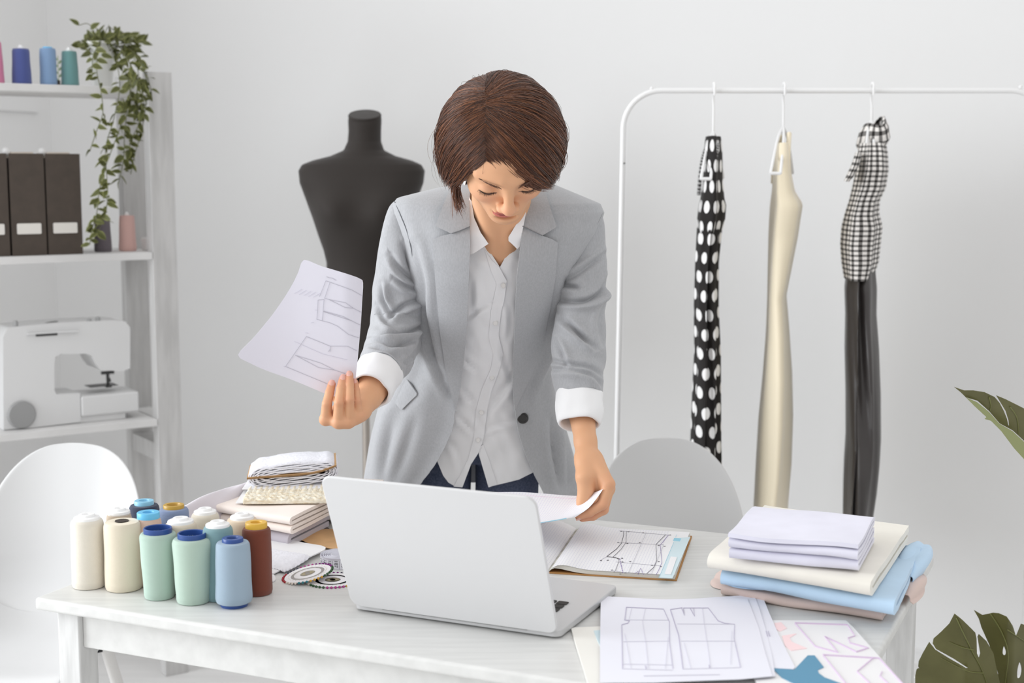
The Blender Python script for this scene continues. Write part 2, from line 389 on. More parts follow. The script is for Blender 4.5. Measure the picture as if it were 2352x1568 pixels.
# ================================================================== THREAD CONES
def thread_mat(name, c, freq=150):
    def bf(nt, u, v):
        a = nd(nt, 'SINE', nd(nt, 'ADD', nd(nt, 'MULTIPLY', v, freq*6.28), nd(nt, 'MULTIPLY', nd(nt, 'SINE', nd(nt, 'MULTIPLY', u, 12.566)), 9.)))
        b_ = nd(nt, 'SINE', nd(nt, 'ADD', nd(nt, 'MULTIPLY', v, 75.), nd(nt, 'MULTIPLY', u, 18.85)))
        return nd(nt, 'ADD', a, nd(nt, 'MULTIPLY', b_, .8))
    return uvmat('thread_'+name, [c], None, .75, bf, .5, .0012, spec=.2, sheen=.25)
m_white_pl = mat('white_plastic', (240, 240, 240), .35)
m_hole = mat('dark_core', (60, 52, 46), .8)
def spool(name, c, yarn, hy, rb, rt, cap=None, capc=None, rc=.016, rh=.008, hc=.007, label='', group='thread cones on the table', cat='thread cone', base=None):
    """c = centre of the base; yarn wound on a tube whose rim shows on top"""
    root = thing(name, c, label, cat, group)
    ym = thread_mat(*yarn); h = hy; zb = .006 if base else 0
    prof = [(rb*.86, zb), (rb*.95, zb+.0015), (rb, zb+.006)]
    prof += [(rb+(rt-rb)*t+.00025*math.sin(9*t+c[0]*40), zb+.006+(h-zb-.014)*t) for t in np.linspace(.05, 1, 12)]
    prof += [(rt*.97, h-.004), (rt*.9, h-.001), (rc*1.02, h), (rh, h-.001), (rh, h-.03), (0, h-.03)]
    MB().lathe(prof, c, 56, 1, 1).build('yarn', ym, root)
    cm = mat('cap_'+cap, capc, .35) if cap else None
    if cap in ('white', 'ivory'):
        MB().lathe([(rc, h-.002), (rc, h+.003), (rc*.97, h+.0042), (rc*.62, h+.005), (rc*.6, h+.008), (rc*.56, h+.0088), (rc*.36, h+.0088), (rc*.34, h+.006), (0, h+.006)], c, 40).build('core_cap', cm, root)
    elif cap:
        MB().lathe([(rc*.98, h-.004), (rc, h-.002), (rc, h+hc-.001), (rc*.96, h+hc), (rh*1.06, h+hc), (rh, h+hc-.001), (rh, h-.028), (0, h-.028)], c, 40).build('core_cap', cm, root)
    else:
        MB().lathe([(rc*.8, h+.0004), (rc*.78, h+.001), (rh*.8, h), (rh*.6, h-.02), (0, h-.02)], c, 32).build('core', m_hole, root)
    if base: MB().lathe([(0, 0), (rb*.72, 0), (rb*.76, .002), (rb*.74, .007), (0, .007)], c, 40).build('core_foot', mat('cap_'+base, capc, .35), root)
    return root
def S(p): return F/(p[1]*CP-(p[2]-CZ)*SP)                # pixels per metre at a point
def front_spool(bx, by, ty, rb, rt, **k):
    c = onz(bx, by, T); s = S(c); top = at(bx, ty, c[1]); k.setdefault('rc', .016)
    return spool('thread_cone', c, hy=top[2]-T, rb=rb/s, rt=rt/s, **k)
def back_spool(tx, ty, rt, h=.112, **k):
    p = onz(tx, ty, T+h); s = S(p); c = np.array([p[0], p[1], T]); rt = rt/s
    return spool('thread_cone', c, hy=h, rb=rt*1.12, rt=rt, **k)
WH = (243, 243, 243)
front_spool(205, 1346, 1192, 38, 37, yarn=('cream', (247, 240, 226)), cap='white', capc=WH, rc=.021, label='cream thread cone at the left end of the front row, white cap')
front_spool(285, 1351, 1196, 42, 41, yarn=('warm_cream', (247, 236, 214)), rc=.014, rh=.009, label='warm cream thread cone without cap, second from left in front row')
front_spool(367, 1371, 1222, 35, 42, yarn=('mint', (190, 215, 201)), cap='blue', capc=(44, 76, 142), rc=.0225, rh=.0195, hc=.008, label='mint green thread cone beside the capless cream one, wide blue rim')
front_spool(445, 1381, 1234, 39, 45, yarn=('pale_mint', (195, 218, 203)), cap='blue', capc=(44, 76, 142), rc=.0225, rh=.0195, hc=.008, label='mint green thread cone beside the light blue one, wide blue rim')
front_spool(538, 1390, 1243, 42, 39, yarn=('sky', (168, 189, 207)), cap='blue', capc=(44, 76, 142), rc=.0165, rh=.009, hc=.006, base='blue', label='light blue thread cone with dark blue cap and blue foot, nearest the viewer')
front_spool(592, 1362, 1211, 34, 33, yarn=('brown', (128, 66, 48)), cap='yellow', capc=(222, 176, 62), rc=.0175, rh=.009, hc=.009, label='rust brown thread cone with yellow cap')
back_spool(331, 1158, 34, yarn=('navy', (58, 68, 92)), cap='light_blue', capc=(140, 198, 226), rc=.0165, rh=.0085, hc=.007, label='navy thread cone with pale blue cap at the back')
back_spool(399, 1166, 34, yarn=('cornflower', (142, 160, 196)), cap='ochre', capc=(190, 152, 62), rc=.0175, rh=.011, hc=.006, label='cornflower blue thread cone with ochre cap')
back_spool(273, 1178, 28, yarn=('beige', (214, 196, 174)), cap='white', capc=WH, rc=.0185, label='beige thread cone with white cap behind the two cream ones')
back_spool(341, 1189, 29, yarn=('blush', (236, 206, 190)), cap='bright_blue', capc=(104, 190, 232), rc=.0185, rh=.009, hc=.010, label='blush pink thread cone with bright blue cap')
back_spool(415, 1200, 37, yarn=('sand', (238, 226, 206)), cap='white', capc=WH, rc=.021, label='sand coloured thread cone with white cap right behind the mint ones')
back_spool(471, 1178, 32, yarn=('ivory', (240, 232, 216)), cap='white', capc=WH, rc=.0185, label='ivory thread cone with white cap between the cornflower and peach ones')
back_spool(556, 1190, 36, yarn=('peach', (247, 226, 200)), cap='white', capc=WH, rc=.0195, label='peach cream thread cone with white cap next to the fabric pile')
back_spool(500, 1208, 34, h=.118, yarn=('teal', (136, 172, 178)), cap='white', capc=WH, rc=.019, label='teal thread cone with white cap behind the light blue one')
# ================================================================== SHELF
sa = math.radians(56); dL = np.array([math.sin(sa), math.cos(sa), 0]); dD = np.array([-math.cos(sa), math.sin(sa), 0])
S0 = at(352, 600, 3.9); S0[2] = 0
def shp(px, py, d=0): return onplane(px, py, S0+dD*d, dD)
def sh_a(px, d=0): return float(np.dot(shp(px, 400, d)-S0, dL))
def sp_(a, d, z): return np.array([*(S0+dL*a+dD*d)[:2], z])
axS = (dL, dD, UP)
m_post = mat('shelf_wood', (204, 203, 202), .6, c2=(188, 187, 186), vscale=7, stretch=(7, 7, .9), bump=.08, bscale=25)
m_board = mat('shelf_board', (222, 221, 220), .55, var=.04, vscale=7)
shelf = thing('shelving_unit', sp_(-.55, .14, 0), 'tall white painted open shelving unit at the left wall', 'shelf')
ztop = shp(375, 165)[2]; z1 = shp(210, 197)[2]; z2 = shp(350, 579)[2]; z3 = shp(352, 963)[2]; SD = .27
for a in (0, -1.2):
    for d in (0, SD-.04): MB().box(sp_(a+.034, d+.02, ztop/2), (.068, .04, ztop), axS).build('post', m_post, shelf, bevel=.002)
    MB().box(sp_(a+.034, SD/2, z3-.1), (.06, SD-.08, .05), axS).build('end_rail', m_post, shelf, bevel=.002)
for z in (z1, z2, z3): MB().box(sp_(-.566, SD/2, z-.010), (1.13, SD, .02), axS).build('shelf_board', m_board, shelf, bevel=.002)
for z in (z1, z2, z3): MB().box(sp_(.034, SD/2, z-.014), (.05, SD-.08, .024), axS).build('bearer', m_board, shelf, bevel=.001)
def shelf_spool(px, yb, yt, rb, rt, d, z, **k):
    c = sp_(sh_a(px, d), d, z); s = S(c); top = at(px, yt, c[1])
    return spool('thread_cone', c, hy=min(.16, max(.07, (top[2]-at(px, yb, c[1])[2]))), rb=rb/s, rt=rt/s, cat='thread cone', **k)
G1 = 'thread cones on the top shelf'; G2 = 'thread cones on the middle shelf'
shelf_spool(0, 190, 92, 19, 15, .07, z1, yarn=('pink', (222, 134, 170)), cap='white', capc=WH, rc=.008, rh=.005, label='pink thread cone on the top shelf cut by the picture edge', group=G1)
shelf_spool(59, 190, 106, 22, 19, .07, z1, yarn=('violet_blue', (84, 96, 158)), cap='white', capc=WH, rc=.008, rh=.005, label='violet blue thread cone on the top shelf', group=G1)
shelf_spool(120, 191, 104, 19, 18, .07, z1, yarn=('powder_blue', (142, 172, 210)), cap='bright_blue', capc=(104, 190, 232), rc=.012, rh=.006, hc=.003, label='powder blue thread cone on the top shelf', group=G1)
shelf_spool(169, 191, 109, 20, 17, .07, z1, yarn=('sea_green', (118, 164, 164)), cap='white', capc=WH, rc=.008, rh=.005, label='sea green thread cone on the top shelf', group=G1)
shelf_spool(231, 585, 508, 20, 17, .10, z2, yarn=('charcoal', (112, 104, 110)), cap='white', capc=WH, rc=.006, rh=.004, hc=.001, label='charcoal grey thread cone behind the hanging vines', group=G2)
shelf_spool(288, 585, 503, 20, 17, .10, z2, yarn=('rose', (234, 192, 184)), cap='white', capc=WH, rc=.006, rh=.004, hc=.001, label='pale rose thread cone on the middle shelf', group=G2)
# small white candle jar by the rear post
c = sp_(sh_a(334, .13), .13, z2)
MB().lathe([(0, 0), (.016, 0), (.017, .003), (.017, .033), (.0155, .034), (.0145, .028), (0, .028)], c, 32).build('jar', m_white_pl, loc=c); 
tag(bpy.data.objects['jar'], 'small white jar beside the shelf post on the middle shelf', 'jar')
# glass bud vase with a sprig, between the two right-hand cones of the top shelf
c = sp_(sh_a(143, .14), .14, z1); vr = thing('sprig', c, 'tiny green sprig in a dark foot between the blue and green cones', 'plant')
MB().lathe([(0, 0), (.012, 0), (.012, .006), (.004, .010), (.004, .02), (0, .02)], c, 20).build('pot', m_hole, vr)
mb = MB()
for k in range(7):
    p = c+UP*(.02+.009*k); q = p+dL*(.011 if k % 2 else -.011)+UP*.008; mb.add([p, (p+q)/2+UP*.005, q, (p+q)/2-UP*.005], [(0, 1, 2, 3)])
mb.tube([c+UP*.015, c+UP*.085], .001, 6); mb.build('foliage', mat('sprig_green', (150, 170, 130), .6), vr)
# magazine files
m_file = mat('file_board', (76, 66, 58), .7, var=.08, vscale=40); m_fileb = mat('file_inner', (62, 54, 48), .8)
m_card = mat('card_label', (226, 222, 216), .6); m_fpaper = mat('file_paper', (226, 214, 200), .8)
FL_ = [(-64, 18, 'leftmost brown magazine file, cut by the picture edge'), (20, 103, 'middle brown magazine file with a white label slot'), (104, 186, 'brown magazine file next to the hanging vines')]
zt = shp(140, 353, .03)[2]
for x0, x1, lab in FL_:
    a0, a1 = sh_a(x0, .03), sh_a(x1, .03); w = a1-a0-.003; c = sp_((a0+a1)/2, .03, z2); hgt = zt-z2
    r = thing('magazine_file', c, lab, 'magazine file', 'magazine files on the middle shelf')
    MB().box(sp_((a0+a1)/2, .032, z2+hgt/2), (w, .004, hgt), axS).build('front_panel', m_file, r, bevel=.001)
    mb = MB()
    for aa in (a0+.003, a1-.003): mb.box(sp_(aa, .135, z2+hgt*.48), (.003, .203, hgt*.96), axS)
    mb.box(sp_((a0+a1)/2, .236, z2+hgt*.48), (w, .003, hgt*.96), axS).box(sp_((a0+a1)/2, .135, z2+.0015), (w, .203, .003), axS)
    mb.build('case', m_fileb, r, smooth=False)
    MB().box(sp_((a0+a1)/2-w*.05, .10, z2+hgt*.5), (w*.6, .11, hgt*1.03), axS).build('papers', m_fpaper, r, smooth=False)
    zl = z2+hgt*.205
    slab(rrect(w*.74, .032, .004, 4), sp_((a0+a1)/2-w*.37, .0292, zl), (dL, UP, -dD), .0006).build('label_frame', m_file, r, bevel=.0004)
    slab(rrect(w*.70, .028, .003, 4), sp_((a0+a1)/2-w*.35, .0286, zl+.002), (dL, UP, -dD), .0006).build('label_card', m_card, r)
    MB().sphere(sp_(a0+.006, .07, z2+hgt+.004), .012, 12).build('pen_cap', m_white_pl, r)
# ================================================================== SEWING MACHINE
m_sew = mat('sewing_white', (218, 218, 218), .4); m_sewg = mat('sewing_grey', (152, 152, 152), .5); m_sewd = mat('sewing_dark', (74, 74, 74), .4, metal=.5); m_sewm = mat('sewing_slot', (160, 160, 160), .5)
sc0 = shp(160, 985, .11); sew = thing('sewing_machine', [sc0[0], sc0[1], z3], 'white sewing machine on the lowest visible shelf', 'sewing machine')
sd = .05
def smoothpoly(p, n=4): return p
body = [(8, 985), (7, 775), (18, 752), (60, 748), (140, 741), (262, 735), (288, 738), (299, 752), (299, 846), (282, 852), (232, 850), (222, 838), (210, 817), (198, 812), (140, 813), (128, 820), (125, 835), (125, 896), (130, 905), (184, 903), (186, 968), (60, 984)]
bo = sheet('body', body, lambda x, y: shp(x, y, sd), m_sew, sew, sp=14, th=.12, soff=-1)
bv = bo.modifiers.new('bevel', 'BEVEL'); bv.width = .006; bv.segments = 3; bv.limit_method = 'ANGLE'
def sbox(x0, y0, x1, y1, d0, d1):
    a, b = shp(x0, y1, sd), shp(x1, y0, sd); c = (a+b)/2+dD*(d0+d1)/2; return c, (abs(np.dot(b-a, dL)), d1-d0, abs(b[2]-a[2]))
c, d = sbox(187, 898, 318, 957, -.004, .125); MB().box(c, d, axS).build('free_arm', m_sew, sew, bevel=.006)
c, d = sbox(8, 968, 291, 976, .005, .115); c[2] = z3+.011; d = (d[0], d[1], .022); MB().box(c, d, axS).build('foot_plate', m_sew, sew, bevel=.003)
q = shp(50, 952, sd-.004); MB().lathe([(0, .006), (.034, .006), (.037, .003), (.037, -.004), (0, -.004)], q, 40, ax=(dL, UP, -dD)).build('speed_dial', m_sewg, sew)
mb = MB(); q = shp(247, 852, sd+.05)
mb.tube([q, q-UP*.04], [.005, .004], 10).box(q-UP*.004, (.035, .01, .008), axS).box(q-UP*.043, (.016, .02, .003), axS).tube([q-UP*.02+dL*.003, q-UP*.03+dL*.006], .004, 8)
mb.build('presser_foot', m_sewd, sew)
c, d = sbox(215, 888, 280, 892, .03, .08); MB().box(c, d, axS).build('needle_plate', m_sewd, sew, bevel=.0005)
c, d = sbox(60, 757, 180, 768, -.012, -.002); MB().box(c, d, axS).build('handle', m_sew, sew, bevel=.004)
c, d = sbox(82, 764, 132, 773, -.001, .004); MB().box(c, d, axS).build('handle_slot', m_sewd, sew, bevel=.001)
mb = MB(); p = [shp(x, y, .08) for x, y in ((95, 748), (105, 744), (122, 741), (132, 741), (132, 748))]; mb.tube(spline(p, 4), .004, 8); mb.build('carry_loop', m_sewd, sew)
for x, y in ((36, 745), (190, 752), (205, 740), (225, 736), (240, 745)):
    q = shp(x, y, .06); MB().lathe([(.006, -.006), (.007, .004), (.005, .01), (0, .011)], q, 16).build('knob', m_sewm, sew)
q = shp(8, 940, .1)-dL*.006; MB().lathe([(0, -.01), (.03, -.01), (.034, 0), (.03, .012), (0, .012)], shp(8, 830, .1), 32, ax=(dD, UP, dL)).build('hand_wheel', m_sew, sew)
MB().box(q, (.006, .02, .02), axS).build('power_socket', m_key, sew, bevel=.002)
# ================================================================== TRAILING PLANT
def leaf_geo(L, W, bend=.25, fold=.25, n=7):
    """pointed oval leaf: x = across, y = along, z = up; returns verts, faces, uv"""
    t = np.linspace(0, 1, n); w = W/2*np.sin(np.pi*t**.75)**.8*(1-.15*t); w[0] = W*.03; w[-1] = 0; V = []; uv = []
    for i in range(n):
        zc = -bend*L*t[i]**2
        for s, u in ((-1, -1), (-.5, -.5), (0, 0), (.5, .5), (1, 1)): V.append((s*w[i], L*t[i], zc+abs(s)*w[i]*fold)); uv.append((u, t[i]))
    fs = [(i*5+j, i*5+j+1, (i+1)*5+j+1, (i+1)*5+j) for i in range(n-1) for j in range(4)]
    return np.array(V), fs, np.array(uv)
m_ivy = uvmat('vine_leaf', [(84, 88, 46), (158, 160, 96)], lambda nt, u, v: nd(nt, 'MULTIPLY', nd(nt, 'GREATER_THAN', nd(nt, 'ABSOLUTE', u), .8), .7), .45)
m_stem = mat('vine_stem', (96, 98, 60), .6)
pc = sp_(sh_a(243, .10), .10, z1); ps = S(pc)
plant = thing('trailing_plant', pc, 'trailing green vine in a white pot at the end of the top shelf', 'potted plant')
MB().lathe([(0, 0), (20/ps, 0), (21/ps, .003), (32/ps, .115), (34/ps, .118), (33/ps, .124), (30/ps, .124), (29/ps, .105), (0, .105)], pc, 40).build('pot', mat('pot_glaze', (238, 238, 236), .35), plant)
MB().lathe([(0, .106), (29/ps, .106)], pc, 24).build('soil', mat('potting_soil', (66, 50, 40), .9), plant)
mbl = MB(); mbs = MB()
def put_leaf(p, out, L):
    out = np.asarray(out, float); out /= np.linalg.norm(out); nrm = np.cross(np.cross(out, RNG.normal(size=3)*.5+[0, -.6, .6]), out); nrm /= max(1e-6, np.linalg.norm(nrm)); side = np.cross(out, nrm)
    V, fs, uv = leaf_geo(L, L*RNG.uniform(.48, .62), RNG.uniform(.05, .4), RNG.uniform(.1, .5)); mbl.add(np.asarray(p)+V[:, :1]*side+V[:, 1:2]*out+V[:, 2:]*nrm, fs, uv)
VN = [([(285, 100), (318, 135), (338, 190), (335, 240), (326, 300), (312, 345), (300, 400)], 17), ([(262, 96), (290, 170), (300, 215), (284, 270), (262, 330), (240, 390), (228, 440), (222, 490), (212, 525), (206, 562)], 30),
      ([(225, 100), (222, 160), (232, 210), (236, 260), (222, 300), (206, 348)], 12), ([(295, 105), (328, 150), (344, 195), (350, 230)], 9), ([(278, 105), (300, 180), (292, 250), (286, 310), (284, 365), (272, 420)], 22),
      ([(258, 100), (275, 190), (262, 270), (243, 340), (246, 420), (244, 480), (220, 540)], 24), ([(300, 110), (318, 170), (312, 235), (322, 275), (298, 330), (296, 380)], 20), ([(232, 92), (214, 130), (212, 175)], 5), ([(270, 100), (306, 160), (328, 215), (330, 265)], 14)]
for vi, (px, nl) in enumerate(VN):
    sp2 = spline(px, 8); P = []
    for i, (x, y) in enumerate(sp2):
        t_ = i/(len(sp2)-1); dref = .10-(.16+.01*(vi % 3))*min(1, t_*4); P.append(shp(x, y, dref))
    P = np.array(P); P[0] = pc+UP*.112+(P[0]-pc)*np.array([.5, .5, 0]); mbs.tube(P, .0011, 5)
    for k in range(int(nl*1.6)):
        t_ = (k+.6)/int(nl*1.6); i = int(t_*(len(P)-1)); put_leaf(P[i], [RNG.normal()*.9, RNG.normal()*.5-.35, RNG.normal()*.5-.35], RNG.uniform(.024, .034))
for k in range(105):
    a = RNG.uniform(0, 6.28); r = RNG.uniform(0, 1)**.5; x = 258+76*r*math.cos(a); y = 104+24*r*math.sin(a)-14*(1-r)
    q = shp(x, y, .10+RNG.uniform(-.07, .05)); o = q-(pc+UP*.09); put_leaf(q, o/np.linalg.norm(o)+RNG.normal(size=3)*.5, RNG.uniform(.022, .034))
    if k % 3 == 0: mbs.tube(spline([pc+UP*.108+RNG.normal(size=3)*.004, (pc+UP*.15+q)/2, q], 4), .001, 5)
for x, y in ((182, 58), (208, 66), (262, 70), (318, 92), (341, 131), (228, 78)):
    q = shp(x, y, .08); put_leaf(q, RNG.normal(size=3)*.5+UP*.6, .03); mbs.tube(spline([pc+UP*.11, (pc+UP*.17+q)/2, q], 5), .001, 5)
mbs.build('vines', m_stem, plant); mbl.build('foliage', m_ivy, plant)
# ================================================================== CHAIRS
m_chair = mat('chair_shell', (206, 206, 206), .42, spec=.4); m_beech = mat('chair_legs', (222, 220, 217), .5); m_steel = mat('dark_steel', (50, 50, 52), .4, metal=.8)
def shell_chair(loc, yaw, label, hw=.205):
    r = thing('shell_chair', loc, label, 'chair', 'white shell chairs at the table')
    ca, sn = math.cos(yaw), math.sin(yaw)
    def W(x, y, z): return np.array([loc[0]+x*ca-y*sn, loc[1]+x*sn+y*ca, loc[2]+z])
    # side profile: y runs from the front lip (negative) to the back
    prof = spline([(-.235, .425), (-.215, .445), (-.12, .437), (0, .432), (.10, .44), (.165, .475), (.20, .55), (.225, .65), (.245, .74), (.26, .82)], 16)
    s = np.r_[0, np.cumsum(np.linalg.norm(np.diff(prof, axis=0), axis=1))]; s /= s[-1]; n = len(prof); rings = []
    for (y, z), t in zip(prof, s):
        w = hw*(1.12-.02*t) if t < .5 else hw*(1.11-.06*((t-.5)/.5)**1.6)
        if t > .70: w *= (1-((t-.70)/.3)**2.5*.9995)**(1/2.5)
        if t < .06: w *= .93+.07*(t/.06)
        u = np.linspace(-1, 1, 25); row = []
        lift = .035*min(1, t*3)*max(0, 1-abs(t-.35)*1.2)
        for x in u:
            c = (abs(x)*w/(hw*1.12))**2.6; zz = z; yy = y
            if t < .5: zz = z+lift*c+.012*c
            k = max(0, (t-.42)/.58); yy = y-.075*c*min(1, k*2.2)*(1-.35*k); zz += .03*c*(1 if .3 < t < .6 else 0)*math.sin(math.pi*(t-.3)/.3 if .3 < t < .6 else 0)
            row.append(W(x*w, yy, zz))
        rings.append(row)
    MB().loft(rings, closed=False).build('shell', m_chair, r, solid=.006, soff=0, sub=1)
    for sx in (-1, 1):
        for sy, yt in ((-1, -.11), (1, .10)):
            MB().tube([W(sx*.12, yt, .425), W(sx*.155, yt+sy*.05, .2), W(sx*.19, yt+sy*.11, .006)], [.013, .013, .009], 12).build('leg', m_beech, r)
    mb = MB(); mb.tube([W(-.12, -.11, .40), W(.12, .10, .40)], .006, 8).tube([W(.12, -.11, .40), W(-.12, .10, .40)], .006, 8).tube([W(-.145, -.14, .27), W(.145, .13, .27)], .004, 8).tube([W(.145, -.14, .27), W(-.145, .13, .27)], .004, 8)
    mb.build('brace', m_steel, r); return r
def ground_from(px, py, z, Y): p = at(px, py, Y); return np.array([p[0], p[1], 0])
# back top edge heights fix the distance: the shells are .82 m high
q = onz(1562, 1004, .82); shell_chair(np.array([q[0]-.02, q[1]-.26, 0]), math.radians(4), 'white shell chair behind the table, between the woman and the fabric stack', .158)
q = onz(140, 1016, .82); shell_chair(np.array([q[0], q[1]-.26, 0]), math.radians(-8), 'white shell chair at the left end of the table, below the sewing machine', .172)
# ================================================================== MANNEQUIN
m_form = mat('form_jersey', (46, 41, 38), .7, bump=.08, bscale=300, sheen=.12, spec=.25); m_pole = mat('form_pole', (176, 168, 160), .35, metal=.6)
m_wood = mat('form_base', (150, 110, 70), .5)
MY = 3.85
mc = at(836, 600, MY); man = thing('dress_form', [mc[0], mc[1], 0], 'black dress form on a stand behind the woman', 'mannequin')
keys = [(268, 838, 37, 36, 2), (276, 838, 38, 37, 2), (300, 838, 37, 37, 2), (325, 837, 38, 39, 2), (345, 836, 46, 44, 2), (358, 834, 74, 50, 2), (368, 832, 112, 56, 2.2), (378, 831, 136, 62, 2.3), (392, 831, 144, 68, 2.3), (420, 831, 141, 78, 2.3), (460, 831, 126, 90, 2.2),
        (500, 832, 112, 98, 2.1), (540, 832, 100, 92, 2), (575, 833, 89, 80, 2), (605, 834, 83, 72, 2), (640, 834, 86, 72, 2), (690, 834, 98, 80, 2), (750, 834, 112, 88, 2), (810, 834, 117, 90, 2), (850, 834, 112, 86, 2), (866, 834, 104, 80, 2)]
ss = F/MY
def selli(c, a, b, n, m=56):
    th = np.arange(m)*2*np.pi/m; C, Sn = np.cos(th), np.sin(th)
    return np.stack([c[0]+a*np.sign(C)*abs(C)**(2/n), c[1]+b*np.sign(Sn)*abs(Sn)**(2/n), np.full(m, c[2])], 1)
ky = np.array([k[0] for k in keys], float); rings = []
for y in np.concatenate([np.arange(268, 440, 3), np.arange(440, 867, 9)]):
    cx, hw, dp, nn = [np.interp(y, ky, [k[i] for k in keys]) for i in (1, 2, 3, 4)]
    c = at(cx, y, MY); R = selli(c, hw/ss, dp/ss, nn)
    # bust
    for bx in (-62, 62):
        g = np.exp(-(((R[:, 0]-c[0])*ss-bx)/42)**2-((y-480)/44)**2); R[:, 1] -= np.where(R[:, 1] < c[1], g*.032, 0)
    R[:, 2] += (R[:, 1]-MY)*.35*max(0, 1-(y-268)/60)
    rings.append(R)
MB().loft(rings, True, True, True).build('torso', m_form, man, angle=70)
ctop = at(838, 268, MY); MB().lathe([(37/ss, -.004), (37.8/ss, .004), (36/ss, .007), (0, .008)], ctop, 40, ax=((1, 0, 0), (0, .944, .33), (0, -.33, .944))).build('neck_cap', m_form, man)
zb = at(834, 866, MY)[2]
MB().tube([[mc[0], MY, zb+.02], [mc[0], MY, .05]], .0105, 16).build('pole', m_pole, man)
for k in range(3):
    a = k*2.0944+.5; MB().tube(spline([[mc[0], MY, .16], [mc[0]+.09*math.cos(a), MY+.09*math.sin(a), .14], [mc[0]+.22*math.cos(a), MY+.22*math.sin(a), .016]], 6), .012, 10).build('leg', m_wood, man)
MB().lathe([(.014, .0), (.03, 0), (.03, .05), (.014, .06)], [mc[0], MY, .12], 24).build('hub', m_wood, man)
# ================================================================== CLOTHES RAIL
m_rack = mat('rail_enamel', (238, 238, 238), .35)
RY = 3.62
rl, rr, zt_ = at(1431, 330, RY), at(2402, 330, RY), at(1800, 208, RY)[2]; rad = .095
bot = at(1415, 1085, RY); lean = (bot[0]-rl[0])/(rl[2]-bot[2])
rack = thing('clothes_rail', [(rl[0]+rr[0])/2, RY, 0], 'white tubular clothes rail standing in front of the back wall', 'clothes rack')
def arc(cx, cz, a0, a1): return [[cx+rad*math.cos(a), RY, cz+rad*math.sin(a)] for a in np.linspace(a0, a1, 12)]
xb = rl[0]+lean*(rl[2]-.03)
path = [[xb, RY, .03], [(xb+rl[0])/2, RY, rl[2]/2]]+arc(rl[0]+rad, zt_-rad, math.pi, math.pi/2)+arc(rr[0]-rad, zt_-rad, math.pi/2, 0)+[[rr[0], RY, rl[2]/2], [rr[0], RY, .03]]
MB().tube(path, .0068, 14).build('frame', m_rack, rack)
for x in (xb, rr[0]): MB().tube([[x, RY-.22, .012], [x, RY+.22, .012]], .0095, 12).build('foot_bar', m_rack, rack)
MB().tube([[xb, RY, .10], [rr[0], RY, .10]], .006, 10).build('lower_bar', m_rack, rack)
for px, py in ((1497, 203), (2344, 200)): MB().sphere(at(px, py, RY), .005, 10).build('screw', m_rack, rack)
MB().sphere(at(1434, 375, RY-.008), .0022, 8).build('rivet', m_steel, rack)
# ================================================================== HANGERS AND GARMENTS
m_hang = mat('hanger_plastic', (240, 240, 240), .35)
HL = [(1640, 312, 'black and white polka dot dress'), (1801, 300, 'beige slip dress'), (2004, 285, 'gingham and black dress')]
def hanger(px, ytri, lab):
    a = at(px, 207, RY); zr = zt_; x = a[0]; neck = at(px, ytri-8, RY)[2]
    tw = x/RY+(.085 if px < 1900 else .03)
    r = thing('coat_hanger', [x, RY, neck], 'white plastic hanger on the rail holding the '+lab, 'hanger', 'hangers on the rail')
    hk = [[x, RY-.0118, zr-.012]]+[[x, RY+.013*math.cos(t), zr+.007+.012*math.sin(t)] for t in np.linspace(math.pi*1.0, -.1, 12)]+[[x, RY+.011, zr-.02], [x, RY+.002, zr-.04], [x, RY, neck]]
    MB().tube(hk, .0032, 10).build('hook', m_hang, r)
    mb = MB(); hw = .19 if px < 1900 else .11; dz = .115
    for sx in (-.012, .012):
        mb.tube(spline([[x, RY, neck], [x+sx*.6-tw*hw*.35, RY-hw*.35, neck-.03], [x+sx-tw*hw, RY-hw, neck-dz]], 6), .0035, 8)
        mb.tube(spline([[x, RY, neck], [x+sx*.6+tw*hw*.35, RY+hw*.35, neck-.03], [x+sx+tw*hw, RY+hw, neck-dz]], 6), .0035, 8)
    mb.tube([[x-.012-tw*hw, RY-hw, neck-dz], [x+.012-tw*hw, RY-hw, neck-dz]], .004, 8).tube([[x-.012+tw*hw, RY+hw, neck-dz], [x+.012+tw*hw, RY+hw, neck-dz]], .004, 8)
    mb.build('arms', m_hang, r); return r
for px, yt_, lab in HL: hanger(px, yt_, lab)
def garment_rings(keys, Yc, nseg=72, folds=7, famp=.10, seed=0, dy=9, y1=None):
    """keys: (y, xl, xr, half depth in m) in the picture's outline, seen edge-on; returns rings around the hanging cloth"""
    ky = np.array([k[0] for k in keys], float); ys = np.arange(keys[0][0], keys[-1][0]+.1, dy); rings = []; th = np.arange(nseg)*2*np.pi/nseg; cx0 = at((keys[0][1]+keys[0][2])/2, keys[0][0], Yc)[0]
    for y in ys:
        xl, xr, b = [np.interp(y, ky, [k[i] for k in keys]) for i in (1, 2, 3)]
        c = at((xl+xr)/2, y, Yc); a = (xr-xl)/2*Yc/F
        wob = 1+famp*(np.sin(folds*th+seed+y*.004)*.6+np.sin((folds*2-3)*th+seed*2.1-y*.006)*.4)
        x = c[0]+a*np.cos(th)*(.96+.04*np.cos(th*3+seed)); yy = Yc+b*np.sin(th)*wob
        x = x+a*.16*np.sin(folds*th+seed+y*.004)*abs(np.sin(th))
        x = x+(yy-Yc)*cx0/Yc          # turned so that the cloth is seen edge-on
        rings.append(np.stack([x, yy, np.full(nseg, c[2])], 1))
    return rings
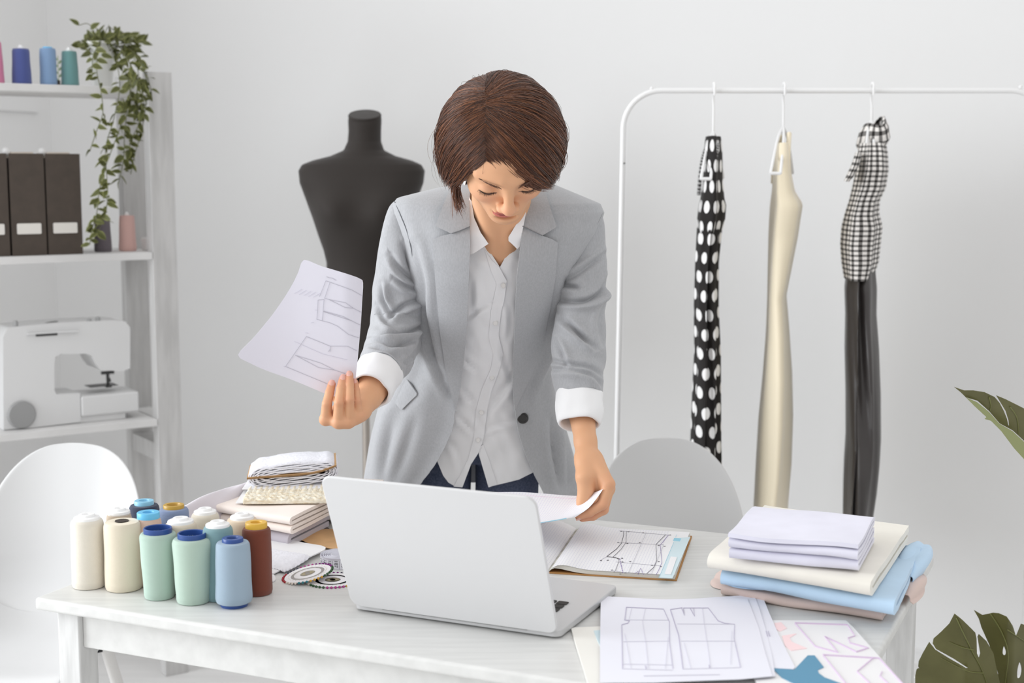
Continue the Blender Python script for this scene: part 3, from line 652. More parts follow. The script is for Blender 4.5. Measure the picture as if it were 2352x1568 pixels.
def dots(nt, u, v):
    u2 = nd(nt, 'ADD', nd(nt, 'MULTIPLY', u, 13), nd(nt, 'MULTIPLY', nd(nt, 'FLOOR', nd(nt, 'MULTIPLY', v, 16)), .5))
    fu = nd(nt, 'SUBTRACT', nd(nt, 'FRACT', u2), .5); fv = nd(nt, 'SUBTRACT', nd(nt, 'FRACT', nd(nt, 'MULTIPLY', v, 16)), .5)
    return nd(nt, 'LESS_THAN', nd(nt, 'ADD', nd(nt, 'MULTIPLY', fu, fu), nd(nt, 'MULTIPLY', nd(nt, 'MULTIPLY', fv, fv), .9)), .085)
def ging(nt, u, v):
    fu = nd(nt, 'LESS_THAN', nd(nt, 'FRACT', nd(nt, 'MULTIPLY', u, 26)), .56); fv = nd(nt, 'LESS_THAN', nd(nt, 'FRACT', nd(nt, 'MULTIPLY', v, 28)), .58)
    return nd(nt, 'ADD', nd(nt, 'MULTIPLY', nd(nt, 'ADD', fu, fv), .22), nd(nt, 'MULTIPLY', nd(nt, 'MULTIPLY', fu, fv), .56))
m_dots = uvmat('polka_cotton', [(34, 31, 30), (240, 239, 238)], dots, .8); m_ging = uvmat('gingham_cotton', [(34, 31, 30), (238, 234, 230)], ging, .8)
m_beige = mat('beige_silk', (238, 226, 200), .55, sheen=.2, spec=.35); m_beige2 = mat('beige_lining', (228, 214, 184), .6); m_blk = mat('black_satin', (58, 54, 53), .38, spec=.5, bump=.15, bscale=14, stretch=(3, 3, .3), dist=.01)
def cloth_tube(name, rings, m, parent, us=1, vs=1, **k): return MB().loft(rings, True, us=us, vs=vs).build(name, m, parent, solid=.0015, angle=180, **k)
c = at(1640, 312, RY); dd1 = thing('polka_dot_dress', [c[0], RY, c[2]], 'black dress with white polka dots hanging on the rail', 'dress', 'dresses on the rail')
cloth_tube('bodice', garment_rings([(314, 1622, 1654, .06), (335, 1617, 1657, .10), (370, 1618, 1658, .15), (410, 1615, 1658, .17), (455, 1609, 1662, .18), (470, 1605, 1666, .175), (500, 1601, 1664, .165), (530, 1603, 1656, .15)], RY, 72, 5, .06, 1, 6), m_dots, dd1, 1.1, .30)
cloth_tube('skirt', garment_rings([(522, 1602, 1658, .15), (600, 1598, 1650, .14), (700, 1595, 1650, .16), (800, 1596, 1655, .17), (900, 1591, 1656, .19), (1000, 1587, 1657, .20), (1100, 1584, 1660, .21), (1200, 1582, 1662, .22)], RY, 96, 9, .09, 2, 8), m_dots, dd1, 1.2, 1)
for d_ in (-.10, .10): MB().tube(spline([[c[0]-.004, RY+d_, c[2]-.02], [c[0]-.014, RY+d_*1.2, c[2]-.07], [c[0]-.018, RY+d_*1.4, c[2]-.15]], 6), .005, 8).build('strap', m_dots, dd1)
c = at(1801, 312, RY); d2 = thing('slip_dress', [c[0], RY, c[2]], 'long beige slip dress hanging in the middle of the rail', 'dress', 'dresses on the rail')
cloth_tube('gown', garment_rings([(330, 1784, 1812, .10), (360, 1780, 1814, .14), (400, 1777, 1818, .15), (440, 1774, 1826, .16), (470, 1770, 1845, .17), (500, 1768, 1840, .165), (540, 1766, 1834, .155), (620, 1764, 1818, .15), (680, 1763, 1806, .15), (760, 1760, 1813, .17), (860, 1752, 1820, .19), (960, 1742, 1823, .20), (1060, 1736, 1820, .21), (1150, 1731, 1812, .22), (1260, 1726, 1806, .23)], RY, 120, 4, .05, 4, 8), m_beige, d2)
for d_ in (-.09, .09): MB().tube(spline([[c[0]+.004, RY+d_*.5, c[2]+.005], [c[0]-.006, RY+d_, c[2]-.05], [c[0]-.006, RY+d_*1.2, c[2]-.12]], 6), .006, 8).build('strap', m_beige, d2)
c = at(2004, 285, RY); d3 = thing('gingham_dress', [c[0], RY, c[2]], 'black dress with a gingham bodice and collar, at the right of the rail', 'dress', 'dresses on the rail')
cloth_tube('bodice', garment_rings([(330, 1974, 2034, .08), (350, 1970, 2038, .13), (390, 1965, 2040, .17), (430, 1957, 2034, .17), (460, 1950, 2020, .17), (490, 1940, 2018, .165), (520, 1932, 2026, .165), (560, 1929, 2022, .155), (600, 1932, 2018, .145), (636, 1938, 2006, .135)], RY, 84, 5, .08, 5, 6), m_ging, d3)
cloth_tube('skirt', garment_rings([(585, 1942, 2008, .115), (625, 1942, 2010, .12), (660, 1938, 2013, .14), (720, 1940, 2012, .15), (800, 1938, 2018, .17), (900, 1940, 2022, .18), (1000, 1940, 2023, .19), (1060, 1936, 2020, .20), (1120, 1934, 2014, .20), (1172, 1934, 2006, .20)], RY, 96, 7, .12, 6, 8), m_blk, d3)
# stand collar folded over the hanger and one loose sleeve
th = np.arange(40)*2*np.pi/40; cc = at(2008, 310, RY); rings = []
for t_, ra, rb_, dz in ((0, .034, .05, -.032), (.25, .040, .065, -.016), (.5, .034, .060, .012), (.75, .024, .050, .030), (1, .016, .040, .024)):
    rings.append(np.stack([cc[0]+ra*np.cos(th)*(1+.08*np.sin(3*th)), RY+rb_*np.sin(th), cc[2]+dz+.012*np.sin(2*th+1)*t_+.010*np.cos(th)], 1))
MB().loft(rings, us=.5, vs=.14).build('collar', m_ging, d3, solid=.002, angle=180)
sl = [(350, 1966, 1978), (380, 1956, 1972), (402, 1946, 1962), (416, 1939, 1950)]
cloth_tube('sleeve', garment_rings([(y, a, b, .06-.01*i) for i, (y, a, b) in enumerate(sl)], RY-.16, 36, 3, .08, 2, 6), m_ging, d3, .4, .16)
# ================================================================== MONSTERA
m_mon = mat('monstera_leaf', (92, 90, 50), .38, c2=(104, 102, 60), vscale=14, spec=.45)
m_rib = mat('monstera_rib', (116, 118, 68), .45); MOY = 2.62
mon = thing('monstera_plant', at(2420, 1500, MOY)*np.array([1, 1, 0]), 'large monstera plant at the right edge of the picture', 'plant')
mg = WL[mon.name]
def mleaf(poly, Yf, ribs, holes=(), th=.0012):
    lift = lambda x, y: at(x, y, Yf(x, y)); o = sheet('leaf', poly, lift, m_mon, mon, sp=9, th=th, holes=holes)
    for r in ribs:
        P = np.array([at(x, y, Yf(x, y)-.0016) for x, y in spline(r, 6)]); MB().tube(P, np.linspace(.0014, .0004, len(P)), 6).build('rib', m_rib, o)
    return o
A = spline([(2192, 1412), (2197, 1428), (2215, 1440), (2236, 1456), (2241, 1470), (2250, 1500), (2252, 1512)], 5).tolist()
leafA = [(2192, 1409), (2180, 1432), (2160, 1452), (2144, 1466), (2142, 1477), (2150, 1490), (2190, 1512), (2224, 1534), (2219, 1534), (2180, 1512), (2148, 1492), (2137, 1478), (2134, 1474), (2120, 1498), (2110, 1518), (2109, 1530), (2112, 1536), (2109, 1534), (2105, 1537), (2102, 1552), (2102, 1572), (2110, 1620), (2180, 1680), (2260, 1690), (2310, 1640), (2300, 1580), (2290, 1540), (2282, 1500), (2266, 1472), (2249, 1456), (2246, 1462), (2252, 1500), (2249, 1511), (2244, 1500), (2243, 1466), (2240, 1452), (2222, 1434), (2206, 1420)]
mleaf(leafA, lambda x, y: 2.62+.0005*abs(x-2215)*.9+(y-1400)*.0002, [[(2196, 1418), (2230, 1490), (2258, 1545), (2290, 1640)], [(2236, 1492), (2210, 1486), (2180, 1474)], [(2258, 1545), (2220, 1540), (2160, 1510)]])
leafB = [(2237, 1401), (2248, 1420), (2254, 1440), (2262, 1458), (2272, 1480), (2278, 1500), (2286, 1528), (2292, 1545), (2294, 1590), (2330, 1640), (2400, 1660), (2460, 1620), (2450, 1540), (2420, 1480), (2380, 1444), (2346, 1432), (2334, 1462), (2326, 1436), (2312, 1416), (2294, 1408), (2280, 1407), (2256, 1412)]
hB = spline([(2306, 1484), (2310, 1496), (2308, 1504), (2303, 1502), (2303, 1492)], 3, True); hB2 = spline([(2342, 1520), (2347, 1536), (2344, 1554), (2337, 1556), (2337, 1538)], 3, True)
mleaf(leafB, lambda x, y: 2.70+.0006*abs(x-2320)+(y-1400)*.0001, [[(2274, 1408), (2300, 1450), (2316, 1500), (2310, 1560), (2300, 1640)], [(2314, 1446), (2350, 1470), (2400, 1500)]], [hB, hB2])
leafC = [(2192, 889), (2215, 897), (2236, 897), (2262, 901), (2285, 912), (2296, 925), (2306, 944), (2313, 962), (2316, 976), (2318, 978), (2317, 966), (2310, 944), (2298, 924), (2288, 908), (2310, 917), (2332, 928), (2352, 938), (2420, 980), (2430, 1060), (2400, 1110), (2352, 1012), (2326, 988), (2296, 972), (2272, 944), (2245, 920), (2218, 912), (2206, 900)]
mleaf(leafC, lambda x, y: 2.50+(2352-x)*-.0002+(y-900)*.0006, [[(2272, 912), (2276, 930), (2274, 944)], [(2320, 934), (2336, 960), (2340, 1000)]])
leafD = [(2218, 912), (2245, 924), (2272, 946), (2296, 973), (2326, 990), (2352, 1014), (2400, 1110), (2380, 1120), (2352, 1054), (2330, 1030), (2300, 990), (2276, 966), (2262, 962), (2266, 958), (2240, 934)]
sheet('leaf', leafD, lambda x, y: at(x, y, 2.497+(2352-x)*-.0002+(y-900)*.0003), mat('monstera_underside', (150, 156, 108), .5), mon, sp=9, th=.001)
for a, b in (((2300, 1640), 2.66), ((2310, 1640), 2.72), ((2400, 1105), 2.56)):
    q = at(a[0], a[1], b); MB().tube(spline([q, q+[.03, .01, -.08], (q+mg)/2+[.05, 0, -.06], mg+[0, 0, .26]], 8), .006, 10).build('stem', m_rib, mon)
MB().lathe([(0, 0), (.12, 0), (.13, .01), (.16, .27), (.165, .28), (.155, .28), (.148, .25), (0, .25)], mg, 48).build('pot', mat('planter', (232, 232, 230), .5), mon)
MB().lathe([(0, .252), (.147, .252)], mg, 32).build('soil', MATS['potting_soil'], mon)
# ================================================================== FOLDED FABRICS
def fabric_mat(name, c, weave=900, **k): return mat(name, c, .85, var=.03, vscale=14, bump=.12, bscale=weave, spec=.15, sheen=.2, dist=.0006, **k)
def folded(name, label, cat, group, zt, FLp, FRp, BRp, n, m, seed, zb=None, wav=.004, ragged=0, drop=0, bl=None, frac=1.0):
    """cloth folded in n layers between z = zb and zt; corners of its top face given where they appear"""
    a, b, c = onz(*FLp, zt), onz(*FRp, zt), onz(*BRp, zt); ex = b-a; Lx = np.linalg.norm(ex); ex /= Lx
    ey = c-b; Wd = np.linalg.norm(ey); ey /= Wd; zb = T if zb is None else zb; t = (zt-zb)/n
    r = thing(name, [*((a+c)/2)[:2], zb], label, cat, group)
    prof = []; rg = np.random.default_rng(seed)
    for i in range(n):
        w0 = rg.uniform(-.006, .010) if i < n-1 else 0; w1 = Wd+rg.uniform(-.012, .004)
        ys = np.linspace(w0, w1, 12); ys = ys if i % 2 else ys[::-1]
        if i % 2 == (n-1) % 2 and False: pass
        prof += [(y, (i+.5)*t) for y in ys]
        if i < n-1:
            y0 = ys[-1]; sg = 1 if i % 2 else -1
            prof += [(y0+sg*t*.55*math.sin(q), (i+.5)*t+t*.5*(1-math.cos(q))) for q in (math.pi*.2, math.pi*.4, math.pi*.6, math.pi*.8)]
    # the topmost layer must roll over the front edge
    prof = np.array(prof); N = 56; mb = MB(); rings = []
    xs = np.linspace(0, Lx, N)
    for i, x in enumerate(xs):
        row = []
        for (y, z) in prof:
            nz = mnoise.noise(Vector((x*9+seed*7, y*9, z*30)))*wav; ny = mnoise.noise(Vector((x*7+seed*3, z*60, 5.)))*wav*1.6
            ez = (ragged*mnoise.noise(Vector((y*60, z*80, seed))) if i in (0, N-1) else 0)
            zz = z+nz*min(1, z/(t*.8))*.7; xx = x+ez+rg.uniform(-1, 1)*ragged*.3*(i in (0, N-1))
            sag = drop*max(0, (x/Lx-.75)/.25)**2
            row.append(a+ex*xx+ey*(y+ny)+UP*(zb-a[2]+max(zz, t*.45)-min(sag, max(0, zz-t*.45))))
        rings.append(row)
    mb.loft(rings, closed=False, us=Lx*20, vs=4).build('folded_cloth', m, r, solid=t*.72, soff=0, angle=180)
    return r
GF = 'folded fabrics at the right end of the table'
m_mauve = fabric_mat('mauve_cotton', (216, 195, 187)); m_blue = fabric_mat('sky_cotton', (188, 214, 237)); m_cream = fabric_mat('cream_linen', (238, 234, 224)); m_lil = fabric_mat('white_jersey', (228, 227, 240))
folded('folded_fabric', 'dusty mauve folded fabric at the bottom of the right-hand stack', 'fabric', GF, T+.022, (1658, 1338), (2028, 1396), (2098, 1300), 2, m_mauve, 1, wav=.007, ragged=.004)
folded('folded_fabric', 'sky blue folded fabric between the mauve and the cream one', 'fabric', GF, T+.050, (1660, 1302), (2058, 1374), (2116, 1252), 2, m_blue, 2, zb=T+.022, wav=.007, ragged=.002)
folded('folded_fabric', 'cream folded fabric under the white one in the right-hand stack', 'fabric', GF, T+.080, (1634, 1262), (2006, 1324), (2088, 1205), 2, m_cream, 3, zb=T+.050, wav=.003, ragged=.001)
folded('folded_fabric', 'lilac white folded fabric on top of the right-hand stack', 'fabric', GF, T+.126, (1674, 1220), (1972, 1250), (2010, 1182), 5, m_lil, 4, zb=T+.080, wav=.007)
# a loose frayed corner of the blue one and the mauve one showing at the ends
bo = bpy.data.objects['folded_fabric.001']; mo = bpy.data.objects['folded_fabric']
def crumple(p0, p1, h, w, m, parent, name='loose_corner', seed=0, nf=4):
    p0, p1 = np.asarray(p0), np.asarray(p1); e = p1-p0; nrm = np.cross(e, UP); nrm /= np.linalg.norm(nrm); rings = []
    for t in np.linspace(0, 1, 18):
        th = np.linspace(0, np.pi, 26); rr = 1+.22*np.sin(nf*th+seed+t*2); k = .35+.65*math.sin(math.pi*(.1+.8*t))
        rings.append(p0+e*t+np.outer(np.cos(th)*w*k*rr, nrm)+np.outer(np.sin(th)*h*k*rr, UP))
    return MB().loft(rings, closed=False).build(name, m, parent, solid=.0012, angle=180)
crumple(onz(1646, 1337, T+.001), onz(1700, 1352, T+.001), .022, .022, m_mauve, mo, seed=1)
crumple(onz(1672, 1336, T+.022), onz(1760, 1352, T+.022), .014, .02, m_blue, bo, seed=2, nf=3)
crumple(onz(2072, 1385, T+.002), onz(2098, 1330, T+.004), .022, .03, m_mauve, mo, seed=3)
crumple(onz(2078, 1340, T+.022), onz(2116, 1262, T+.03), .022, .026, m_blue, bo, seed=4)
# ------------------------------------------------------------------ left pile
GL = 'fabrics in the pile at the back of the table'
m_grey = fabric_mat('grey_flannel', (196, 190, 198)); m_peach = fabric_mat('peach_cotton', (246, 234, 226)); m_dk = fabric_mat('brown_cloth', (98, 78, 74)); m_drape = fabric_mat('lilac_voile', (218, 212, 218))
folded('folded_fabric', 'grey folded flannel under the peach fabric in the left pile', 'fabric', GL, T+.030, (470, 1190), (668, 1222), (760, 1176), 2, m_grey, 6, zb=T+.003, wav=.003)
folded('folded_fabric', 'pale peach folded fabric in the left pile, below the lace card', 'fabric', GL, T+.064, (462, 1150), (670, 1186), (764, 1140), 4, m_peach, 7, zb=T+.030, wav=.003)
folded('folded_fabric', 'peach folded fabric beside the lace roll, behind the laptop lid', 'fabric', GL, T+.070, (690, 1116), (878, 1124), (880, 1098), 3, m_peach, 8, zb=T+.002, wav=.003)
zl = lambda z: (lambda x, y: onz(x, y, z))
def wavy(z, amp=.0015, f=.03, s=0): return lambda x, y: onz(x, y, z+amp*(1+math.sin(x*f+s)*math.cos(y*f*1.7+s)))
dk = [(560, 1221), (672, 1226), (745, 1206), (775, 1225), (774, 1252), (728, 1251), (716, 1246), (704, 1246), (690, 1241), (655, 1238), (610, 1233)]
o = sheet('brown_cloth', dk, wavy(T+.0008, .001, .08), m_dk, sp=8, th=.0008); tag(o, 'dark brown scrap of cloth with a torn edge under the kraft paper', 'fabric')
kp = [(674, 1227), (683, 1231), (688, 1238), (698, 1242), (708, 1247), (719, 1250), (740, 1255), (757, 1259), (790, 1262), (795, 1215), (748, 1214), (712, 1219)]
o = sheet('kraft_paper', kp, wavy(T+.0035, .0015, .05), mat('kraft', (214, 172, 124), .8, var=.06, vscale=30), sp=8, th=.0005); tag(o, 'piece of brown kraft paper sticking out beside the laptop lid', 'paper')
# lilac cloth falling away at the back left
rd = spline([(375, 1184, 2.47), (430, 1159, 2.53), (470, 1141, 2.58), (520, 1122, 2.65), (565, 1106, 2.72), (604, 1100, 2.79)], 8); rings = []; p0 = onz(*rd[0][:2], T)
for i, (x, y, Y) in enumerate(rd):
    e = at(x, y, Y); t = i/(len(rd)-1); th = np.linspace(0, np.pi, 30); h = e[2]-T-.001; b_ = np.array([e[0], e[1], T+.001]); w_ = .05+.012*math.sin(5*t); dr = np.array([.75, .66, 0]); rr = 1+.05*np.sin(5*th+4*t)
    rings.append(b_+np.outer(-np.cos(th)*w_*rr, dr)+np.outer(np.sin(th)**.8*h*(1+.03*np.sin(7*th+t*9)), UP))
o = MB().loft(rings, closed=False).build('draped_cloth', m_drape, loc=p0, solid=.0015, angle=180); tag(o, 'pale lilac cloth heaped at the back of the left pile', 'fabric')
# card with wound cream lace
m_lace = mat('cream_lace', (240, 236, 222), .85, c2=(222, 206, 176), vscale=150, bump=.6, bscale=190, dist=.003, stretch=(.3, 1, 2)); m_wcard = mat('white_card', (234, 234, 236), .7); m_cardedge = mat('corrugated', (196, 156, 110), .85)
def on_axes(FLp, FRp, BLp, z):
    a, b, c = onz(*FLp, z), onz(*FRp, z), onz(*BLp, z); e = b-a; L_ = np.linalg.norm(e); e /= L_; d = np.array([-e[1], e[0], 0]); return a, e, d, L_, float(np.dot(c-a, d))
zc = T+.0665
a, e, d, L_, W_ = on_axes((541, 1156), (782, 1154), (600, 1112), zc)
lc = thing('lace_card', a+e*L_/2+d*W_/2, 'white card wound with cream lace trim, in the left pile', 'lace trim', 'lace on cards')
ax_ = (e, d, UP)
slab(rrect(L_, W_, .004), a, ax_, .0016).build('card', m_wcard, lc)
rings = []
for x in np.linspace(.014, L_-.02, 60):
    th = np.arange(60)*2*np.pi/60; C, Sn = np.cos(th), np.sin(th)
    y = W_*.5+W_*.52*np.sign(C)*abs(C)**.35; z = .001+.010*np.sign(Sn)*abs(Sn)**.5+.0016*np.sin(60*y/W_+3*math.sin(x*300))*(Sn > 0)
    z = np.where(z < -.0005, -.0005+z*.05, z)
    rings.append(a+e*x+np.outer(y, d)+np.outer(z, UP))
MB().loft(rings, True, True, True).build('lace_band', m_lace, lc, angle=180)
# flattened lace roll on a cardboard core, end towards the viewer
m_wlace = mat('white_lace', (240, 240, 247), .85, bump=.6, bscale=160, dist=.003, var=.03, vscale=90)
zr = T+.0785
a = onz(570, 1118, zr); b = onz(778, 1112, zr); e = b-a; L_ = np.linalg.norm(e); e /= L_; d = np.array([-e[1], e[0], 0]); hh = .021
lr = thing('lace_roll', a+e*L_/2, 'roll of white lace wound on a cardboard core, on top of the left pile', 'lace trim')
mb = MB()
def stadium(t_off, k, y, n=44):
    th = np.arange(n)*2*np.pi/n; C, Sn = np.cos(th), np.sin(th); al, ah = L_*.5-t_off, hh-t_off
    x = al*np.sign(C)*abs(C)**.55; z = ah*np.sign(Sn)*abs(Sn)**.8+.006*(x/al)*0; tiltz = (x/L_)*.012
    return a+e*L_/2+UP*(hh)+np.outer(x, e)+np.outer(z+tiltz+.0014*np.sin(9*th+k*2), UP)+d*y
for k in range(7):
    to = .0026*k; w_ = .0025
    depth0 = .0 if k % 2 else .0012
    rings = [stadium(to+w_, k, depth0+.0004), stadium(to, k, depth0), stadium(to-.0002, k, .05), stadium(to, k, .11), stadium(to+w_, k, .112)]
    mb.loft(rings)
mb.build('lace', m_wlace, lr, angle=180)
cb = spline([(-.002, .0155), (.03, .017), (.07, .0185), (.11, .021), (.14, .026), (L_-.004, .036)], 6); P0 = np.array([a+e*x+UP*z for x, z in cb]); mb = MB()
for s_ in (0,): mb.loft([P0-d*.004, P0-d*.004+UP*.0032, P0+d*.116+UP*.0032, P0+d*.116], closed=False)
mb.loft([P0-d*.004, P0-d*.004+UP*.0032], closed=False); mb.loft([P0-d*.004, P0+d*.116], closed=False)
mb.build('cardboard_core', m_cardedge, lr, angle=180)
# white card edge lying under the roll
a2, e2, d2_, L2, W2 = on_axes((556, 1124), (800, 1122), (620, 1100), T+.0766)
o = slab(rrect(L2, W2, .003), a2, (e2, d2_, UP), .0015).build('backing_card', m_wcard, loc=a2); tag(o, 'thin white card lying under the white lace roll', 'card')
# white lace card at the front of the pile
cd = [(588, 1223), (640, 1233), (700, 1246), (738, 1252), (748, 1256), (747, 1260), (741, 1264), (628, 1316), (575, 1316)]
def tilt(x, y): return onz(x, y, T+.0045+.010*max(0, (1310-y)/90))
wl = thing('lace_card', tilt(660, 1275), 'white card wound with white lace beside the rust brown cone', 'lace trim', 'lace on cards')
sheet('card', cd, tilt, m_wcard, wl, sp=9, th=.002)
lb = spline([(580, 1252), (640, 1264), (690, 1272), (709, 1277), (708, 1284), (690, 1296), (664, 1310), (650, 1313), (640, 1309), (600, 1300), (580, 1298)], 4).tolist()
def lift2(x, y):
    dd = segdist(np.array([[x, y]]), [lb])[0]; return tilt(x, y)+UP*(.0012+.006*min(1, dd/12)**.6+.0008*math.sin(x*.9+y*.35))
sheet('lace_band', lb, lift2, m_wlace, wl, sp=4, th=.0015)
tb = spline([(606, 1320), (622, 1316), (630, 1320), (633, 1329), (626, 1334), (606, 1337)], 5, True).tolist()
o = sheet('card_tab', tb, zl(T+.0025), m_wcard, sp=6, th=.0018); tag(o, 'small rounded white card corner peeking out behind the rust brown cone', 'card')
# ------------------------------------------------------------------ pin wheels
PC = {'r': (170, 24, 40), 'g': (40, 84, 44), 't': (40, 120, 132), 'y': (214, 166, 62), 'p': (124, 24, 120), 'w': (226, 216, 206), 'm': (176, 60, 140), 'k': (60, 60, 80)}
m_wheel = mat('pin_wheel_card', (243, 242, 245), .45); m_ring = mat('pin_wheel_ring', (212, 208, 206), .5); m_gold = mat('pin_brass', (206, 194, 160), .4)
def pinwheel(c, R, ax, order, label, rot):
    r = thing('pin_wheel', c, label, 'pin wheel', 'pin wheels next to the laptop'); A = [np.asarray(v, float) for v in ax]
    MB().lathe([(0, 0), (R, 0), (R+.0002, .0006), (R, .0014), (R*.74, .0018), (R*.72, .0012), (R*.60, .0012), (R*.58, .0018), (R*.33, .0018), (R*.31, .0010), (0, .0010)], c, 64, ax=A).build('disc', m_wheel, r)
    MB().lathe([(R*.60, .0015), (R*.72, .0015)], c, 64, ax=A).build('paper_ring', m_ring, r)
    mb = MB()
    for k in range(30):
        a_ = 2*math.pi*k/30; dv = A[0]*math.cos(a_)+A[1]*math.sin(a_); mb.tube([c+dv*R*.12+A[2]*.0018, c+dv*R*.30+A[2]*.0020], .0002, 4).tube([c+dv*R*.80+A[2]*.0018, c+dv*R*.84+A[2]*.0018], .0004, 4)
    mb.build('needles', m_gold, r)
    for k in range(40):
        a_ = 2*math.pi*(k+.5)/40+rot; dv = A[0]*math.cos(a_)+A[1]*math.sin(a_); key = order[k*len(order)//40]
        MB().tube([c+dv*(R-.002)+A[2]*.0008, c+dv*(R+.0012)+A[2]*.0008], .0004, 4).sphere(c+dv*(R+.0028)+A[2]*.0008, .0022, 8).build('pin', mat('pin_'+key, PC[key], .3), r)
    return r
c2 = onz(764, 1333, T+.001); R2 = .040
pinwheel(c2, R2, np.eye(3), 'twgmyrkp' , 'flat pin wheel with coloured heads, half hidden by the laptop', 2.2)
c1 = onz(707, 1318, T+.0085); n1 = np.array([-.20, -.06, 1.]); n1 /= np.linalg.norm(n1); u1 = np.cross([0, 1, 0], n1); u1 /= np.linalg.norm(u1)
pinwheel(c1, .0395, (u1, np.cross(n1, u1), n1), 'gppmkrrwtyg', 'tilted pin wheel with coloured heads leaning on the other wheel', -.3)
# ------------------------------------------------------------------ tape measure
tc_ = onz(782, 1296, T); tR = .0345; th_ = .019; m_tape = mat('tape_white', (238, 238, 246), .4); m_tink = mat('tape_print', (36, 34, 40), .5); m_tedge = mat('tape_edge', (206, 204, 214), .5)
tape = thing('tape_measure', tc_, 'coiled white tape measure showing 187, 188 and 189', 'tape measure')
aa = np.linspace(0, 2*math.pi*6.2, 300); rr_ = np.where(aa < 2*math.pi*1.05, tR-.0008*aa/6.28, tR-.004-.0032*(aa/6.28-1)); rr_ = np.minimum(rr_, np.r_[rr_[0], np.minimum.accumulate(rr_)[:-1]])
ph0 = math.pi*1.75
ring = lambda z: np.stack([tc_[0]+rr_*np.cos(ph0-aa), tc_[1]+rr_*np.sin(ph0-aa), np.full(len(aa), T+z)], 1)
MB().loft([ring(.0005), ring(.0005+th_)], closed=False).build('tape', m_tape, tape, solid=.0004, soff=0, angle=180)
inner = np.stack([tc_[0]+.0145*np.cos(aa[:48]), tc_[1]+.0145*np.sin(aa[:48]), np.full(48, T+.001)], 1)
def text_mesh(s, size):
    cu = bpy.data.curves.new('txt', 'FONT'); cu.body = s; cu.size = size; cu.align_x = 'CENTER'; cu.align_y = 'CENTER'; cu.resolution_u = 3
    o = bpy.data.objects.new('txt', cu); COL.objects.link(o); bpy.context.view_layer.update()
    me = bpy.data.meshes.new_from_object(o.evaluated_get(bpy.context.evaluated_depsgraph_get())); V = np.array([v.co[:] for v in me.vertices]); Fs = [tuple(p.vertices) for p in me.polygons]
    bpy.data.objects.remove(o); bpy.data.curves.remove(cu); bpy.data.meshes.remove(me); return V, Fs
mb = MB()
def wrap(u, z, off=.0007): return np.stack([tc_[0]+(tR+off)*np.cos(u), tc_[1]+(tR+off)*np.sin(u), T+z+0*u], 1)
a_l = math.atan2(onz(752, 1310, T)[1]-tc_[1], onz(752, 1310, T)[0]-tc_[0])   # where '188' faces the viewer
step = .0118/tR
for k, s in enumerate(('190', '189', '188', '187', '186', '185')):
    V, Fs = text_mesh(s, .0085); ca = a_l+(k-2)*step
    # numbers run down the tape
    mb.add(wrap(ca+(V[:, 1])/tR, .0105-V[:, 0]), Fs)
    for du, z0, z1 in ((.5, .001, .016),):
        u = ca+du*step; q = wrap(np.array([u-.006, u+.006, u+.006, u-.006]), 0); q[:, 2] = T+np.array([z0, z0, z1, z1]); mb.add(q, [(0, 1, 2, 3)])
    for j in range(5):
        u = ca+(j/5-.4)*step; q = wrap(np.array([u-.003, u+.003, u+.003, u-.003]), 0); q[:, 2] = T+np.array([.001, .001, .0028, .0028]); mb.add(q, [(0, 1, 2, 3)])
mb.build('printed_scale', m_tink, tape, smooth=False)
u = np.linspace(a_l-2.4, a_l+2.4, 50); lo, hi = wrap(u, .0170, .0006), wrap(u, .0196, .0006); MB().loft([lo, hi], closed=False).build('tape_band', m_tedge, tape, angle=180)
# ================================================================== NOTEBOOK
Z = lambda L_: [(1240+x/6.19, 1180+y/6.19) for x, y in L_]
m_page = mat('plain_page', (236, 236, 238), .8)
def gridf(nu, nv, wu, wv, lo=.03, hi=.82):
    def f(nt, u, v):
        a_ = nd(nt, 'LESS_THAN', nd(nt, 'FRACT', nd(nt, 'MULTIPLY', u, nu)), wu); b_ = nd(nt, 'LESS_THAN', nd(nt, 'FRACT', nd(nt, 'MULTIPLY', v, nv)), wv)
        k = nd(nt, 'MULTIPLY', nd(nt, 'GREATER_THAN', u, lo), nd(nt, 'LESS_THAN', u, hi)); return nd(nt, 'MULTIPLY', nd(nt, 'MAXIMUM', a_, b_), k)
    return f
m_gpage = uvmat('grid_paper', [(236, 236, 238), (206, 206, 220)], gridf(42, 48, .09, .09), .8); m_ink = mat('ink', (84, 80, 86), .6); m_pur = mat('purple_ink', (120, 96, 160), .6); m_grid = mat('grid_print', (226, 226, 233), .8); m_cy = mat('pale_cyan_print', (208, 226, 232), .8); m_cy2 = mat('cyan_print', (150, 206, 226), .8); m_pencil_line = mat('pencil_line', (176, 174, 184), .7); m_cover = mat('notebook_cover', (176, 128, 74), .7)
sn, sf, rn, rf = [onz(x, y, T+.0105)-UP*.0105 for x, y in ((1260, 1302), (1325, 1207), (1546, 1331), (1588, 1234))]
nb = thing('notebook', (sn+rf)/2*np.array([1, 1, 0])+UP*T, 'open squared notebook with pattern drawings in front of the white chair', 'notebook')
ey = (sf-sn); nh = np.linalg.norm(ey); ey /= nh; ex = np.array([ey[1], -ey[0], 0]); nw = float(np.dot(rn-sn, ex))
def nbz(u): return .0096+.006*math.exp(-((u-.12)/.12)**2)-.0075*math.exp(-(u/.03)**2)   # swell by the spine
def page_lift(x, y):
    p = onz(x, y, T+.013)
    for _ in range(2): u = np.dot(p-sn, ex)/nw; p = onz(x, y, T+.0008+nbz(max(0, u)))
    return p
slab([(-nw*1.02, -.003), (nw*1.015, -.003), (nw*1.015, nh+.003), (-nw*1.02, nh+.003)], sn+UP*.0004, (ex, ey, UP), .0018).build('cover', m_cover, nb)
rings = []
